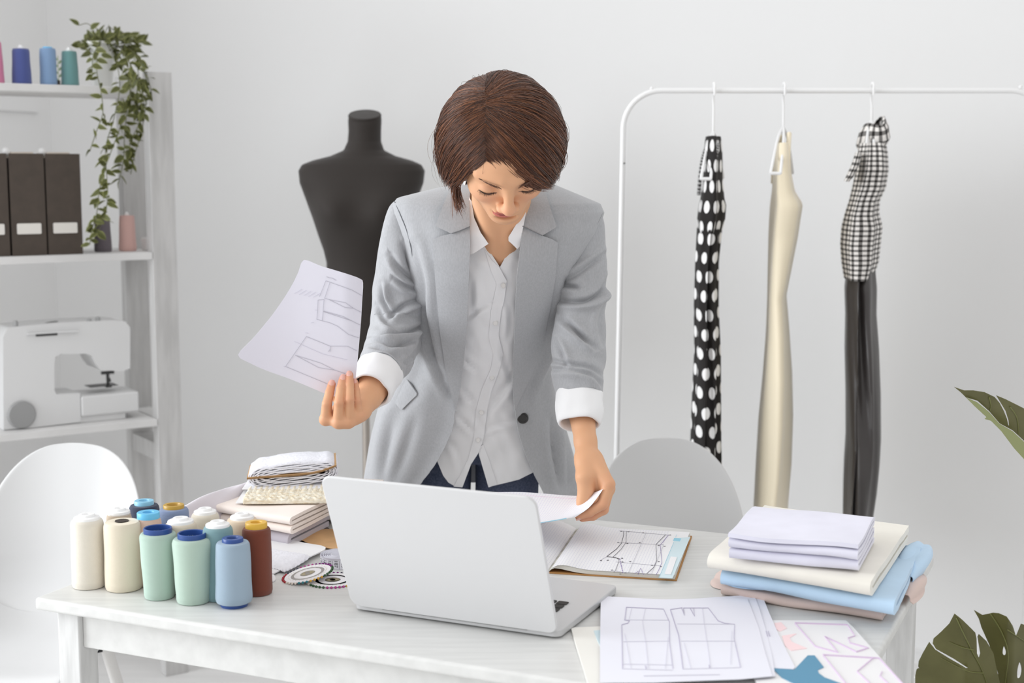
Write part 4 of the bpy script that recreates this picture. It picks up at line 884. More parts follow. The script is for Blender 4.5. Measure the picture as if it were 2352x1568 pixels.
for u in np.r_[np.linspace(0, .3, 14), np.linspace(.34, 1, 12)]:
    z = nbz(u)-.0006; lo = .0023+.007*math.exp(-((u-.04)/.16)**2); lo = min(lo, z-.0012)
    q = sn+ex*nw*u; rings.append([q+UP*lo, q+UP*z, q+ey*nh+UP*z, q+ey*nh+UP*lo])
def edge_lines(nt, u, v): return nd(nt, 'GREATER_THAN', nd(nt, 'SINE', nd(nt, 'MULTIPLY', u, 160.)), .3)
MB().loft(rings, True, True, True).build('page_block', uvmat('page_edges', [(226, 224, 216), (206, 204, 196)], edge_lines, .85), nb, angle=50)
PG = [proj(sn+ex*nw*u+UP*nbz(u)) for u in np.linspace(.03, .995, 24)]+[proj(sn+ex*nw*u+ey*nh+UP*nbz(u)) for u in np.linspace(.995, .03, 24)]
PG = [(float(a), float(b)) for a, b in PG]
def G(u, v): x, y = proj(sn+ex*nw*u+ey*nh*v+UP*nbz(u)); return (float(x), float(y))
lines = []
for L_, w, mi in (([(1195, 245), (1185, 330), (1160, 420), (1090, 500), (950, 608)], 2, 1), ([(1232, 250), (1225, 405), (1150, 510), (1035, 620)], 1.3, 1), ([(950, 608), (1080, 622), (1125, 650), (1110, 710), (1075, 810)], 1.4, 1),
                  ([(1790, 295), (1650, 437), (1655, 530), (1660, 665), (1620, 760), (1520, 850)], 1.5, 1), ([(1830, 300), (1712, 445), (1735, 690), (1690, 800), (1650, 870)], 1.4, 2), ([(1350, 850), (1400, 812), (1395, 868), (1432, 772), (1475, 868)], 1.4, 2), ([(1040, 622), (1100, 630), (1135, 640)], 1.2, 1),
                  ([(1515, 265), (1250, 855)], .8, 3), ([(1760, 445), (1580, 870)], .8, 3), ([(1100, 408), (1760, 440)], .6, 3), ([(1080, 685), (1720, 740)], .6, 3), ([(860, 660), (960, 604)], .8, 3), ([(1130, 240), (1860, 305)], .7, 3), ([(1010, 800), (1300, 855), (1650, 872)], .6, 3), ([(1905, 400), (1690, 915)], 1, 6), ([(1945, 295), (1930, 335)], 1, 6)):
    lines.append((Z(L_), w*.5, mi))
for k in range(7): a_, b_ = np.array([1135, 640.]), np.array([1185, 855.]); lines.append((Z([tuple(a_+(b_-a_)*(k/7)), tuple(a_+(b_-a_)*(k+.6)/7)]), 1.4, 2))
for x, y in ((1115, 408), (1245, 420), (1420, 410), (1470, 270), (1285, 680), (870, 665), (965, 660), (1170, 632), (1175, 685), (1025, 800), (1060, 826), (1215, 842), (1145, 858), (1595, 733), (1690, 450), (1775, 460), (1690, 680), (1720, 750), (1160, 250), (1260, 255), (1855, 302)): lines.append((Z([(x-14, y-2), (x-4, y+3), (x+2, y-3), (x+12, y+2)]), .9, 1))
fills = [(Z([(1925, 345), (2140, 330), (1885, 915), (1695, 905)]), 5), (Z([(1910, 342), (2010, 350), (1990, 392), (1893, 382)]), 6)]
sheet('page', PG, page_lift, [m_gpage, m_ink, m_pur, m_pencil_line, m_grid, m_cy, m_cy2], nb, sp=10, th=.0003, lines=lines, fills=fills, off=.0003, uvf=lambda V: np.array([[np.dot(page_lift(x, y)-sn, ex)/nw, np.dot(page_lift(x, y)-sn, ey)/nh] for x, y in V]))
o = sheet('label_box', Z([(1862, 610), (1950, 620), (1862, 868), (1772, 858)]), lambda x, y: page_lift(x, y)+UP*.0009, m_page, nb, sp=8, th=.0002)
# left half: leaves arching out of the spine
rings = []; 
for u in np.linspace(0, 1, 26):
    z = .0015+.028*math.sin(math.pi*min(1, u*1.02))**.8*(1-u*.45) if u > 0 else .0015; q = sn-ex*nw*u*.97
    rings.append([q+UP*.0023, q+UP*(z+.002), q+ey*nh+UP*(z+.002), q+ey*nh+UP*.0023])
MB().loft(rings, True, True, True).build('page_block', MATS['page_edges'], nb, angle=50)
def lz(u): return .0040+(.028*math.sin(math.pi*min(1, u*1.02))**.8*(1-u*.45) if u > 0 else 0)
def LP(u, v): return sn-ex*nw*u*.97+ey*nh*v+UP*lz(u)
mbp = MB(); us_ = np.linspace(.005, 1, 30); vs_ = np.linspace(.003, .997, 12)
mbp.loft([[LP(u, v) for v in vs_] for u in us_], closed=False, us=1, vs=1)
def lline(pts, w, mi):
    q = np.array([LP(*p)+UP*.0004 for p in spline(pts, 8)]); tg = np.gradient(q, axis=0); tg /= np.linalg.norm(tg, axis=1)[:, None]; s_ = np.cross(tg, UP)*w/2; mbp.loft([q-s_, q+s_], closed=False, mi=mi)
lline([(.30, .98), (.36, .78), (.42, .55), (.52, .38)], .0014, 1); lline([(.26, .98), (.37, .72)], .0006, 1); lline([(.2, .99), (.33, .70)], .0006, 1)
mbp.build('page', [m_gpage, m_ink, m_grid], nb, angle=180)
# pencil lying on the left page
q0, q1 = LP(.42, .55)+UP*.005, LP(.33, .97)+UP*.005
pn = thing('pencil', q0, 'short tan pencil lying on the left page of the notebook', 'pencil'); dq = (q1-q0)
MB().tube([q0+dq*.12, q1], .0034, 6).build('shaft', mat('pencil_paint', (206, 166, 110), .5), pn, angle=30); MB().tube([q0+dq*.12, q0+dq*.02, q0], [.0034, .0010, .0002], 8).build('tip', mat('pencil_wood', (226, 196, 150), .6), pn); MB().tube([q0+dq*.5, q0+dq*.9], .0036, 6).build('band', m_ink, pn)
# lifted leaf held by the hand
A_ = lambda L_: [at(x, y, Y) for x, y, Y in L_]
HY = 2.50
top = spline(A_([(1113, 1131, 2.66), (1200, 1130, 2.63), (1310, 1138, 2.56), (1345, 1137, 2.53), (1385, 1123, 2.485)]), 6)
rgt = spline(A_([(1385, 1123, 2.485), (1372, 1142, 2.48), (1352, 1166, 2.475), (1322, 1187, 2.47)]), 6)
bott = spline(A_([(1098, 1226, 2.40), (1180, 1212, 2.42), (1243, 1201, 2.44), (1290, 1193, 2.46), (1322, 1187, 2.47)]), 6)
lft = spline(A_([(1113, 1131, 2.66), (1108, 1150, 2.60), (1102, 1190, 2.50), (1098, 1226, 2.40)]), 6)
Pt = coons(top, bott, lft, rgt, 60, 40)
mb = MB(); mb.loft(Pt, closed=False); FT = Pt.shape
def onpatch(P, s, t):
    i, j = t*(P.shape[0]-1), s*(P.shape[1]-1); i0, j0 = min(int(i), P.shape[0]-2), min(int(j), P.shape[1]-2); fi, fj = i-i0, j-j0
    return (P[i0, j0]*(1-fi)*(1-fj)+P[i0, j0+1]*(1-fi)*fj+P[i0+1, j0]*fi*(1-fj)+P[i0+1, j0+1]*fi*fj)
def ribbon(mb, P, pts, w, mi, off):
    q = np.array([onpatch(P, *p)+off for p in pts]); tg = np.gradient(q, axis=0); tg /= np.maximum(1e-9, np.linalg.norm(tg, axis=1)[:, None]); s_ = np.cross(tg, off/np.linalg.norm(off))*w/2; mb.loft([q-s_, q+s_], closed=False, mi=mi)
vo = np.array([0, -.6, .6])*.0007
ribbon(mb, Pt, [(s_, .10) for s_ in np.linspace(.01, .9, 30)], .0006, 2, vo*1.2); ribbon(mb, Pt, [(.10, t_) for t_ in np.linspace(.0, .9, 20)], .0006, 2, vo*1.2); ribbon(mb, Pt, [(s_, .985) for s_ in np.linspace(.0, .9, 30)], .0016, 3, vo)
mb.build('lifted_page', [uvmat('grid_paper_lilac', [(240, 240, 243), (208, 204, 228)], gridf(44, 34, .09, .10, .01, .97), .8), mat('grid_lilac', (224, 221, 236), .8), mat('margin_rose', (222, 196, 212), .8), m_cy2], nb, angle=180, solid=.0003, soff=0)
# ================================================================== LOOSE PAPERS
m_paper = mat('white_paper', (230, 230, 239), .8); m_gl = mat('graphite', (184, 178, 200), .8); m_gl2 = mat('graphite_light', (215, 213, 225), .8); m_mag = mat('magazine_page', (236, 235, 236), .6); m_pk = mat('pink_print', (246, 218, 220), .7); m_tl = mat('teal_print', (92, 146, 176), .7); m_pl = mat('lilac_print', (216, 196, 220), .7)
Q = lambda L_: [(1280+x/2.868, 1330+y/2.868) for x, y in L_]
bk = [(1312, 1443), (1320, 1440), (1350, 1439), (1420, 1436), (1500, 1640), (1372, 1640)]
tpm = Q([(240, 340), (300, 335), (300, 480), (262, 400)])
o = sheet('pattern_booklet', bk, wavy(T+.004, .0006), [mat('booklet_cream', (234, 232, 226), .7), m_cy], sp=14, th=.0035, fills=[(tpm, 1)]); tag(o, 'cream pattern booklet under the left edge of the trouser drawing', 'booklet')
mg_ = [(1700, 1424), (1780, 1424), (1943, 1424), (1960, 1440), (2085, 1580), (2110, 1640), (1780, 1640), (1700, 1500)]
FL2 = [(Q([(1430, 290), (1475, 285), (1512, 325), (1465, 345), (1440, 330)]), 2), (Q([(1480, 375), (1575, 360), (1530, 388), (1545, 415), (1645, 457), (1540, 472), (1500, 440)]), 2), (Q([(1400, 575), (1560, 600), (1650, 505), (1695, 505), (1755, 582), (1715, 600), (1722, 622), (1760, 650), (1870, 690), (1900, 740), (1660, 740), (1480, 650)]), 3)]
LN2 = [(Q(l), 1.6, 1) for l in ([(1565, 290), (1910, 302), (1960, 375), (1915, 390), (1930, 422), (2050, 455), (1970, 480), (1760, 378), (1850, 485), (1700, 445), (1565, 290)], [(1750, 500), (2120, 522), (2320, 740)], [(1750, 500), (1940, 740)], [(2080, 522), (1975, 610), (2060, 690)], [(2140, 610), (2125, 640), (2180, 690)])]
mgo = sheet('pattern_magazine', mg_, wavy(T+.0045, .0005), [m_mag, m_pl, m_pk, m_tl], sp=14, th=.004, lines=LN2, fills=FL2); tag(mgo, 'pattern magazine page with pink and teal shapes at the right table corner', 'magazine')
s2 = [(1450, 1378), (1600, 1374), (1640, 1371), (1752, 1364), (1756, 1380), (1766, 1405), (1790, 1460), (1826, 1532), (1822, 1536), (1770, 1533), (1600, 1560), (1450, 1560)]
o = sheet('paper_sheet', s2, wavy(T+.0060, .0006), [m_paper, m_gl], sp=14, th=.0004, lines=[(Q([(1375, 345), (1385, 380)]), 1.2, 1), (Q([(1390, 345), (1400, 378)]), 1.2, 1)]); tag(o, 'plain white paper sheet showing to the right of the trouser drawing', 'paper')
s3 = [(1470, 1378), (1600, 1377), (1735, 1372), (1745, 1400), (1760, 1450), (1772, 1500), (1781, 1552), (1700, 1560), (1480, 1566)]
o = sheet('paper_sheet', s3, wavy(T+.0072, .0005, .02), m_paper, sp=14, th=.0004); tag(o, 'white paper sheet directly beneath the trouser drawing, its right edge showing', 'paper')
s1 = [(1380, 1368), (1430, 1371), (1500, 1375), (1570, 1377), (1640, 1374), (1716, 1374), (1725, 1395), (1742, 1440), (1758, 1500), (1774, 1552), (1700, 1559), (1600, 1563), (1500, 1567), (1378, 1567), (1378, 1480)]
LN1 = [(Q(l), w*.75, mi) for l, w, mi in (([(455, 185), (445, 270), (476, 275), (465, 290), (425, 300), (430, 590)], 2, 1), ([(455, 185), (700, 197), (738, 280), (740, 420), (762, 590)], 1.4, 1), ([(580, 190), (562, 280), (580, 400), (600, 590)], 1, 2), ([(430, 590), (760, 600)], 1, 2), ([(745, 200), (800, 370), (828, 592)], 2, 1), ([(745, 200), (825, 188)], 1.4, 1), ([(818, 188), (838, 238), (832, 190)], 1.8, 1), ([(875, 190), (905, 245), (898, 190)], 1.8, 1), ([(832, 190), (995, 190), (1060, 275), (1100, 290), (1168, 297), (1165, 390), (1207, 580)], 1.4, 1),
      ([(955, 190), (1010, 590)], 1, 2), ([(828, 592), (1205, 582)], 1, 2), ([(440, 268), (730, 270)], .8, 2), ([(435, 412), (735, 408)], .8, 2), ([(790, 295), (1165, 297)], .8, 2), ([(815, 408), (1165, 408)], .8, 2), ([(430, 560), (755, 565)], .8, 2), ([(490, 190), (470, 275)], .8, 2), ([(445, 360), (485, 590)], .8, 2), ([(730, 380), (710, 590)], .8, 2), ([(835, 420), (880, 590)], .8, 2), ([(1150, 340), (1140, 560)], .8, 2), ([(570, 637), (1070, 628)], 2.2, 2), ([(1000, 565), (1004, 585)], 2, 1), ([(580, 570), (586, 590)], 2, 1))]
o = sheet('paper_sheet', s1, wavy(T+.0084, .0005, .02), [m_paper, m_gl, m_gl2], sp=13, th=.0004, lines=LN1, off=.0003); tag(o, 'white sheet with a pencil drawing of trousers on top of the papers', 'paper')
# ================================================================== THE WOMAN
person = thing('person', [at(1087, 1100, 2.98)[0], 2.98, 0], 'woman with brown bob in grey blazer and white shirt, leaning over the table', 'person')
m_skin = cmat('skin', .5, .35, sss=.12, bump=.05, bscale=500); SK = np.array(lin((222, 170, 132))[:3])
# ------------------------------------------------------------------ head frame: f = where the face looks, u = crown
HT = math.radians(52); HC = at(1157, 322, 2.47); HS = 1.04
hx, hf, hu = np.array([1., 0, 0]), np.array([0, -math.cos(HT), -math.sin(HT)]), np.array([0, -math.sin(HT), math.cos(HT)])
ya, rollA = math.radians(6), math.radians(-3)
hx, hf = hx*math.cos(ya)-hf*math.sin(ya), hf*math.cos(ya)+hx*math.sin(ya)
hx, hu = hx*math.cos(rollA)+hu*math.sin(rollA), hu*math.cos(rollA)-hx*math.sin(rollA)
HR = np.stack([hx, hf, hu], 1)
def H(x, f, u): return HC+HS*(hx*x+hf*f+hu*u)
def Hl(P): return ((np.asarray(P)-HC)@HR)/HS
fd = Field(HC+[-.20, -.16, -.33], HC+[.20, .30, .16], .0021)
def E(c, r, k=.01, mode='u'): fd.ell(H(*c), np.array(r)*HS, k*HS, HR, mode)
def Cn(a, b, ra, rb, k=.01, mode='u'): fd.cone(H(*a), H(*b), ra*HS, rb*HS, k*HS, mode)
E((0, -.008, .014), (.069, .083, .077)); E((0, .034, .014), (.060, .054, .058), .02); E((0, .034, -.034), (.056, .052, .075), .03)
for s in (-1, 1):
    E((s*.036, .054, -.042), (.026, .030, .028), .02); Cn((s*.050, .0, -.062), (s*.012, .066, -.104), .018, .015, .03)
E((0, .070, -.104), (.019, .017, .016), .016); E((0, .072, -.077), (.028, .020, .024), .02)
for s in (-1, 1): Cn((s*.010, .083, .003), (s*.046, .066, .004), .0115, .011, .012)
for s in (-1, 1): E((s*.032, .098, -.017), (.018, .0145, .0115), .012, 's')
for s in (-1, 1): E((s*.032, .0735, -.021), (.0158, .0148, .0118), .003)
Cn((0, .083, -.002), (0, .103, -.045), .0066, .0086, .012); E((0, .1065, -.0510), (.0102, .0098, .0098), .008)
for s in (-1, 1): E((s*.0128, .0975, -.0555), (.0070, .0090, .0062), .006)
E((-.007, .0890, -.0735), (.0165, .0070, .0046), .004); E((-.006, .0865, -.0830), (.0145, .0070, .0050), .005); Cn((-.026, .0875, -.0770), (.010, .0890, -.0785), .0012, .0012, .004, 's')
E((0, .086, -.092), (.016, .006, .005), .008, 's')
for s in (-1, 1): E((s*.075, -.010, -.025), (.008, .017, .031), .008)
# neck and upper chest
nb0, nb1 = at(1152, 545, 2.685), H(0, -.022, -.050)
fd.cone(nb0, nb1, .056, .052, .03); fd.cone(at(1152, 600, 2.72), nb0, .075, .058, .04)
fd.ell(at(1152, 645, 2.785), (.150, .108, .13), .05); fd.cone(at(1040, 490, 2.715), at(1265, 490, 2.715), .045, .045, .05)
for s in (-1, 1): fd.cone(at(1150+s*8, 592, 2.640), H(s*.05, -.01, -.06), .008, .010, .02)
bV, bF = fd.mesh(); L3 = Hl(bV); col = np.tile(SK, (len(bV), 1))
def tint(mask, c, a=1): global col; col = col*(1-a*mask[:, None])+np.array(lin(c)[:3])*a*mask[:, None]
g = lambda c, r: np.exp(-(((L3-np.array(c))/np.array(r))**2).sum(1))
for s in (-1, 1): tint(g((s*.036, .075, -.045), (.02, .03, .018)), (228, 160, 134), .35); tint(g((s*.032, .088, -.015), (.016, .010, .006)), (204, 150, 124), .4)
tint(g((0, .112, -.052), (.012, .012, .012)), (228, 158, 132), .4)
lip = (((L3[:, 0]+.007)/.0168)**2+((L3[:, 2]+.0785)/.0095)**2 < 1) & (L3[:, 1] > .084); tint(lip.astype(float), (192, 96, 92), .85)
tint((((L3[:, 0]+.007)/.0168)**2+((L3[:, 2]+.0785)/.0013)**2 < 1)*(L3[:, 1] > .08)*1., (110, 44, 46), .9)
for s in (-1, 1): tint((((L3[:, 0]-s*.032)/.0155)**2+((L3[:, 2]+.0295-.003*((L3[:, 0]-s*.032)/.0155)**2)/.0016)**2 < 1)*(L3[:, 1] > .07)*1., (80, 50, 42), .9)
PV, PF, PCc = [bV], [bF], [col]; off = len(bV)
# ------------------------------------------------------------------ hands: joints as they appear, with their distance
nails = []
def hand(lo, hi, build, h=.0014):
    global off
    f_ = Field(lo, hi, h); build(f_); V, Q_ = f_.mesh(); c = np.tile(SK, (len(V), 1))
    for q_, r_, a_ in globals().get('TIPS', []):
        w_ = (np.exp(-((V-q_)**2).sum(1)/r_**2)*a_)[:, None]; c = c*(1-w_)+np.array(lin((204, 128, 104))[:3])*w_
    PV.append(V); PF.append(Q_+off); PCc.append(c); off += len(V); return V
RW = at(846, 912, 2.515)                               # her right wrist
fing = {'index': [(748, 963, 2.432), (751, 927, 2.425), (757, 902, 2.434), (762, 882, 2.443)], 'middle': [(777, 970, 2.425), (779, 924, 2.417), (783, 893, 2.430), (788, 870, 2.443)],
        'ring': [(801, 969, 2.428), (803, 918, 2.420), (803, 884, 2.434), (803, 861, 2.446)], 'little': [(823, 955, 2.438), (820, 921, 2.432), (818, 896, 2.442), (815, 877, 2.450)]}
fr = {'index': (.0105, .0092, .0084, .0074), 'middle': (.0105, .0094, .0086, .0076), 'ring': (.0100, .0088, .0080, .0070), 'little': (.0090, .0076, .0069, .0060)}
def rhand(f_):
    f_.cone(at(872, 862, 2.57), RW, .034, .025, .01)
    mid = at(800, 945, 2.470)
    for k_, P in fing.items():
        J = [at(*p) for p in P]; b0 = RW+(J[0]-RW)*.25
        f_.cone(b0, J[0], .017, .0118, .012)
        f_.chain(J, [r_*.94 for r_ in fr[k_]], .0014)
    f_.ell(at(806, 946, 2.462), (.034, .028, .017), .012)
    f_.chain([at(828, 930, 2.49), at(790, 925, 2.492), at(770, 905, 2.483), at(766, 886, 2.474)], [.017, .013, .0105, .008], .006)
for k_ in fing:
    J = [at(*p) for p in fing[k_]]; TIPS = globals().setdefault('TIPS', []); TIPS += [(J[3], .013, .5), (J[1], .009, .5), (J[2], .007, .4), (J[0], .011, .35)]; nails.append((J[3]-(J[3]-J[2])/np.linalg.norm(J[3]-J[2])*.001, J[3]-J[2], fr[k_][3]*.80, np.array([0, -1, .05])))
hand(np.minimum(at(735, 985, 2.40), at(735, 985, 2.62)), np.maximum(at(915, 840, 2.40), at(915, 840, 2.62)), rhand)
LW = at(1347, 1046, 2.545)                             # her left wrist
lf = {'index': [(1397, 1112, 2.500), (1384, 1158, 2.487), (1354, 1176, 2.487), (1329, 1185, 2.487)], 'middle': [(1397, 1122, 2.520), (1386, 1170, 2.506), (1362, 1184, 2.502), (1338, 1189, 2.50)],
      'ring': [(1392, 1124, 2.540), (1382, 1166, 2.530), (1360, 1182, 2.524), (1340, 1186, 2.52)], 'little': [(1384, 1120, 2.556), (1376, 1154, 2.55), (1358, 1168, 2.545), (1342, 1174, 2.54)]}
lr_ = {'index': (.0115, .0094, .0084, .0070), 'middle': (.0112, .0092, .0084, .0072), 'ring': (.0105, .0088, .008, .0068), 'little': (.0095, .0076, .007, .006)}
def lhand(f_):
    f_.cone(at(1337, 955, 2.605), at(1345, 1015, 2.565), .0245, .0195, .01); f_.cone(at(1345, 1015, 2.565), LW, .0195, .0185, .01); f_.cone(at(1350, 1040, 2.56), at(1340, 1050, 2.54), .017, .016, .01)
    for k_, P in lf.items():
        J = [at(*p) for p in P]; b0 = LW+(J[0]-LW)*.2+np.array([.002, 0, 0]); f_.cone(b0, J[0], .017, .0130, .014); f_.chain(J, lr_[k_], .003)
    f_.cone(at(1358, 1075, 2.535), at(1378, 1110, 2.527), .020, .019, .012)
    f_.chain([at(1341, 1066, 2.53), at(1344, 1096, 2.512), at(1345, 1124, 2.510), at(1340, 1148, 2.508), at(1335, 1160, 2.505)], [.016, .0155, .0125, .0105, .008], .010)
TIPS = [(at(*q_), .012, .45) for k_ in ('index', 'middle') for q_ in lf[k_][1:]]+[(at(*lf['index'][0]), .014, .3)]
J = [at(*p) for p in lf['index']]; nails.append((J[3], J[3]-J[2], .0058, np.array([.1, -.45, -1])))
hand(np.minimum(at(1290, 1205, 2.46), at(1290, 1205, 2.65)), np.maximum(at(1425, 940, 2.46), at(1425, 940, 2.65)), lhand)
# trunk, upper arms and legs under the clothes
tr = Field([-.42, 2.50, .0], [.36, 3.2, 1.42], .009)
chest, pel = at(1150, 640, 2.77), at(1100, 1010, 2.985)
chest = chest+np.array([0, .03, 0]); tr.ell(chest, (.125, .07, .12), .03).cone(chest, at(1125, 860, 2.92), .075, .075, .04).ell(pel+np.array([0, .035, .03]), (.10, .05, .06), .05)
zc0 = at(1020, 1100, 2.99)[2]
for x0, xk in ((1022, -.155), (1158, -.015)):
    hp = at(x0, 1075, 2.985); kn = np.array([hp[0], 3.0, .47]); an = np.array([hp[0]-.005, 3.04, .08]); tr.chain([hp+np.array([0, .01, 0]), kn, an], [.050, .044, .033], .01).cone(an, an+np.array([0, -.13, -.045]), .034, .03, .02)
shR, shL, elR, elL = at(965, 535, 2.72), at(1325, 540, 2.72), at(914, 750, 2.735), at(1334, 742, 2.685)
for a_, b_, c_ in ((shR, elR, at(872, 862, 2.57)), (shL, elL, at(1337, 955, 2.605))): tr.cone(a_, b_, .030, .028, .02).cone(b_, c_+(b_-c_)*.25, .026, .019, .02)
tr.cone(shR, shL, .035, .035, .04)
V, Q_ = tr.mesh(); PV.append(V); PF.append(Q_+off); PCc.append(np.tile(SK, (len(V), 1))); off += len(V)
MB().add(np.concatenate(PV), np.concatenate(PF)).build('body', m_skin, person, angle=180, colors=np.concatenate(PCc))
m_nail = mat('nail', (224, 172, 158), .3)
for p, t, r_, n_ in nails:
    t = t/np.linalg.norm(t); n_ = n_-t*np.dot(n_, t); n_ /= np.linalg.norm(n_); s_ = np.cross(t, n_); mb = MB(); rings = []
    for v in np.linspace(-1, 1, 9):
        u = np.linspace(-1, 1, 9); w_ = r_*(1-.25*abs(v)**3); rings.append([p+t*v*r_*1.15+s_*x*w_*.9+n_*r_*(1.25-.42*x*x-.10*v*v-.04*v) for x in u])
    mb.loft(rings, closed=False).build('fingernail', m_nail, person, solid=.0006)
# ------------------------------------------------------------------ lashes and brows
m_lash = mat('lash', (38, 26, 22), .5); m_brow = mat('brow', (104, 70, 52), .6)
mb = MB(); mbb = MB()
for s in (-1, 1):
    for k in range(34):
        q = -1+2*k/33; x = s*.032+.0155*q; u = -.0292+.0032*q*q; f = .0735+.0148*math.sqrt(max(.05, 1-q*q*.86))-.0012
        ln_ = (.0050+.0022*max(0, q*s))*RNG.uniform(.75, 1.1); d = np.array([q*.45+s*.1+RNG.normal()*.14, .75, -.75+RNG.normal()*.12]); d /= np.linalg.norm(d); p = np.array([x, f, u])
        P = [p, p+d*ln_*.5, p+d*ln_+np.array([0, .0006, .0022])]; mb.tube([H(*a_) for a_ in P], [.00032, .00024, .00006], 4)
    mb.tube([H(s*.032+.0155*q, .0735+.0148*math.sqrt(max(.05, 1-q*q*.86))-.0006, -.0290+.0032*q*q) for q in np.linspace(-1, 1, 14)], .0006, 5)
    for k in range(110):
        t = RNG.random(); x = s*(.013+.046*t); u = -.0055+.0075*math.sin(math.pi*(.10+.60*t))+RNG.normal()*.0009*(1.3-t); f = .0975-.0215*t**1.6-.014*t**3
        d = np.array([s*(.8), -.25-.4*t, .25-.9*(t-.4)]); d /= np.linalg.norm(d); p = np.array([x, f, u]); mbb.tube([H(*p), H(*(p+d*.004)), H(*(p+d*.0075+np.array([0, -.0006, 0])))], [.00028, .00022, .00008], 4)
mb.build('eyelashes', m_lash, person, angle=180); mbb.build('eyebrows', m_brow, person, angle=180)
# ------------------------------------------------------------------ hair
m_hair = cmat('hair_strands', .34, .6)
hb = Field(HC+[-.17, -.18, -.20], HC+[.17, .22, .19], .004)
hr = np.array([.083, .088, .082])*HS
hb.ell(H(-.003, -.010, .012), hr, .01, HR); 
for s in (-1, 1): hb.ell(H(s*.068, -.006, -.035), np.array([.024, .046, .050])*HS, .03, HR)
hb.ell(H(0, -.06, -.03), np.array([.078, .05, .07])*HS, .03, HR)
hb.ell(H(-.012, .135, -.062), np.array([.062, .095, .088])*HS, .008, HR, 's'); hb.ell(H(0.01, .10, -.095), np.array([.066, .085, .06])*HS, .01, HR, 's')
hb.ell(H(-.052, .10, -.01), np.array([.030, .05, .045])*HS, .008, HR, 's')
V, Q_ = hb.mesh(); hair = MB().add(V, Q_); HCOL = [np.tile(np.array(lin((62, 38, 28))[:3]), (len(V), 1))]
def part(t):
    d = np.array([-.042+.010*t, .086-.150*t, .046+.062*math.sin(math.pi*.5*min(1, t*1.35))-.010*max(0, t-.74)])-CO
    return CO+d/np.linalg.norm(d)*ellR(d/np.linalg.norm(d))*.97
def ellR(d, kx=.0895, kf=.096, ku=.090): return 1/np.sqrt((d[0]/kx)**2+(d[1]/kf)**2+(d[2]/ku)**2)
CO = np.array([-.004, -.010, .012])
rimR = spline([(.054, .076, -.022), (.068, .064, -.040), (.082, .040, -.066), (.089, .0, -.074), (.080, -.045, -.080), (.05, -.075, -.086), (.01, -.086, -.090)], 8)
rimL = spline([(-.088, .028, -.062), (-.091, .022, -.078), (-.094, .010, -.086), (-.097, -.008, -.082), (-.089, -.045, -.084), (-.055, -.075, -.088), (-.01, -.086, -.090)], 8)
def strand(t, rim, s, lay, jit, wid, tipj):
    p0 = part(t)+RNG.normal(size=3)*[.0012, .0015, .0008]; i = s*(len(rim)-1); k = int(min(i, len(rim)-2)); e = rim[k]+(rim[k+1]-rim[k])*(i-k)+RNG.normal(size=3)*tipj
    d0, d1 = p0-CO, e-CO; r0, r1 = np.linalg.norm(d0), np.linalg.norm(d1); d0 = d0/r0; d1 = d1/r1; om = math.acos(np.clip(d0@d1, -1, 1)); N = 20; out = []
    e1 = r1/ellR(d1); e0 = r0/ellR(d0)
    for v in np.linspace(0, 1, N):
        d = (math.sin((1-v)*om)*d0+math.sin(v*om)*d1)/math.sin(om); R_ = ellR(d); lift = min(1, v*5); sc = (e0*(1-lift)+1*lift)*(1-v**2)+e1*v**2*lift+(1-lift)*0
        sc = e0*(1-lift)+lift*(1+(e1-1)*v**2.5)
        out.append(CO+d*R_*sc*(1-.035*lay*lift)+jit*np.array([math.sin(7*v+jit[0]*900), math.cos(6*v+jit[1]*900), math.sin(5*v)]) * min(1, v*3))
    return np.array(out)
def add_strand(P, wid, c):
    W_ = HC+HS*(P@HR.T); n0 = hair.n; hair.tube(W_, wid*np.concatenate([np.linspace(.7, 1, 4), np.ones(len(P)-8), np.linspace(.9, .12, 4)]), 3, cap=False); HCOL.append(np.repeat(np.linspace(.88, 1.45, len(P))[:, None]*c[None]*np.array([1, 1.02, 1.]), 3, 0)[:hair.n-n0])  # strand colour brightens toward the tips, a highlight painted into the hair
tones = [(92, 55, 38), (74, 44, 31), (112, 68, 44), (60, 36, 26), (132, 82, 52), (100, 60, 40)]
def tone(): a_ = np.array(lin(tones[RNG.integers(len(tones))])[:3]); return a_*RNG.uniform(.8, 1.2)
for k in range(3800):
    t = RNG.random()**.9; s = np.clip(t*.95+RNG.normal()*.07, 0, 1); clump = RNG.integers(0, 60)
    jit = np.array([math.sin(clump*1.7+t*9), math.sin(clump*2.3+1), math.cos(clump*.9)])*.0022+RNG.normal(size=3)*.0006
    add_strand(strand(t, rimR, s, RNG.random()**1.5, jit, 1, [.003, .003, .006]), .00048, tone())
for k in range(2600):
    t = RNG.random()**.9; s = np.clip(t*.95+RNG.normal()*.07, 0, 1); clump = RNG.integers(0, 50)
    jit = np.array([math.sin(clump*1.7+t*9), math.sin(clump*2.3+1), math.cos(clump*.9)])*.0022+RNG.normal(size=3)*.0006
    add_strand(strand(t, rimL, s, RNG.random()**1.5, jit, 1, [.004, .005, .008]), .00048, tone())
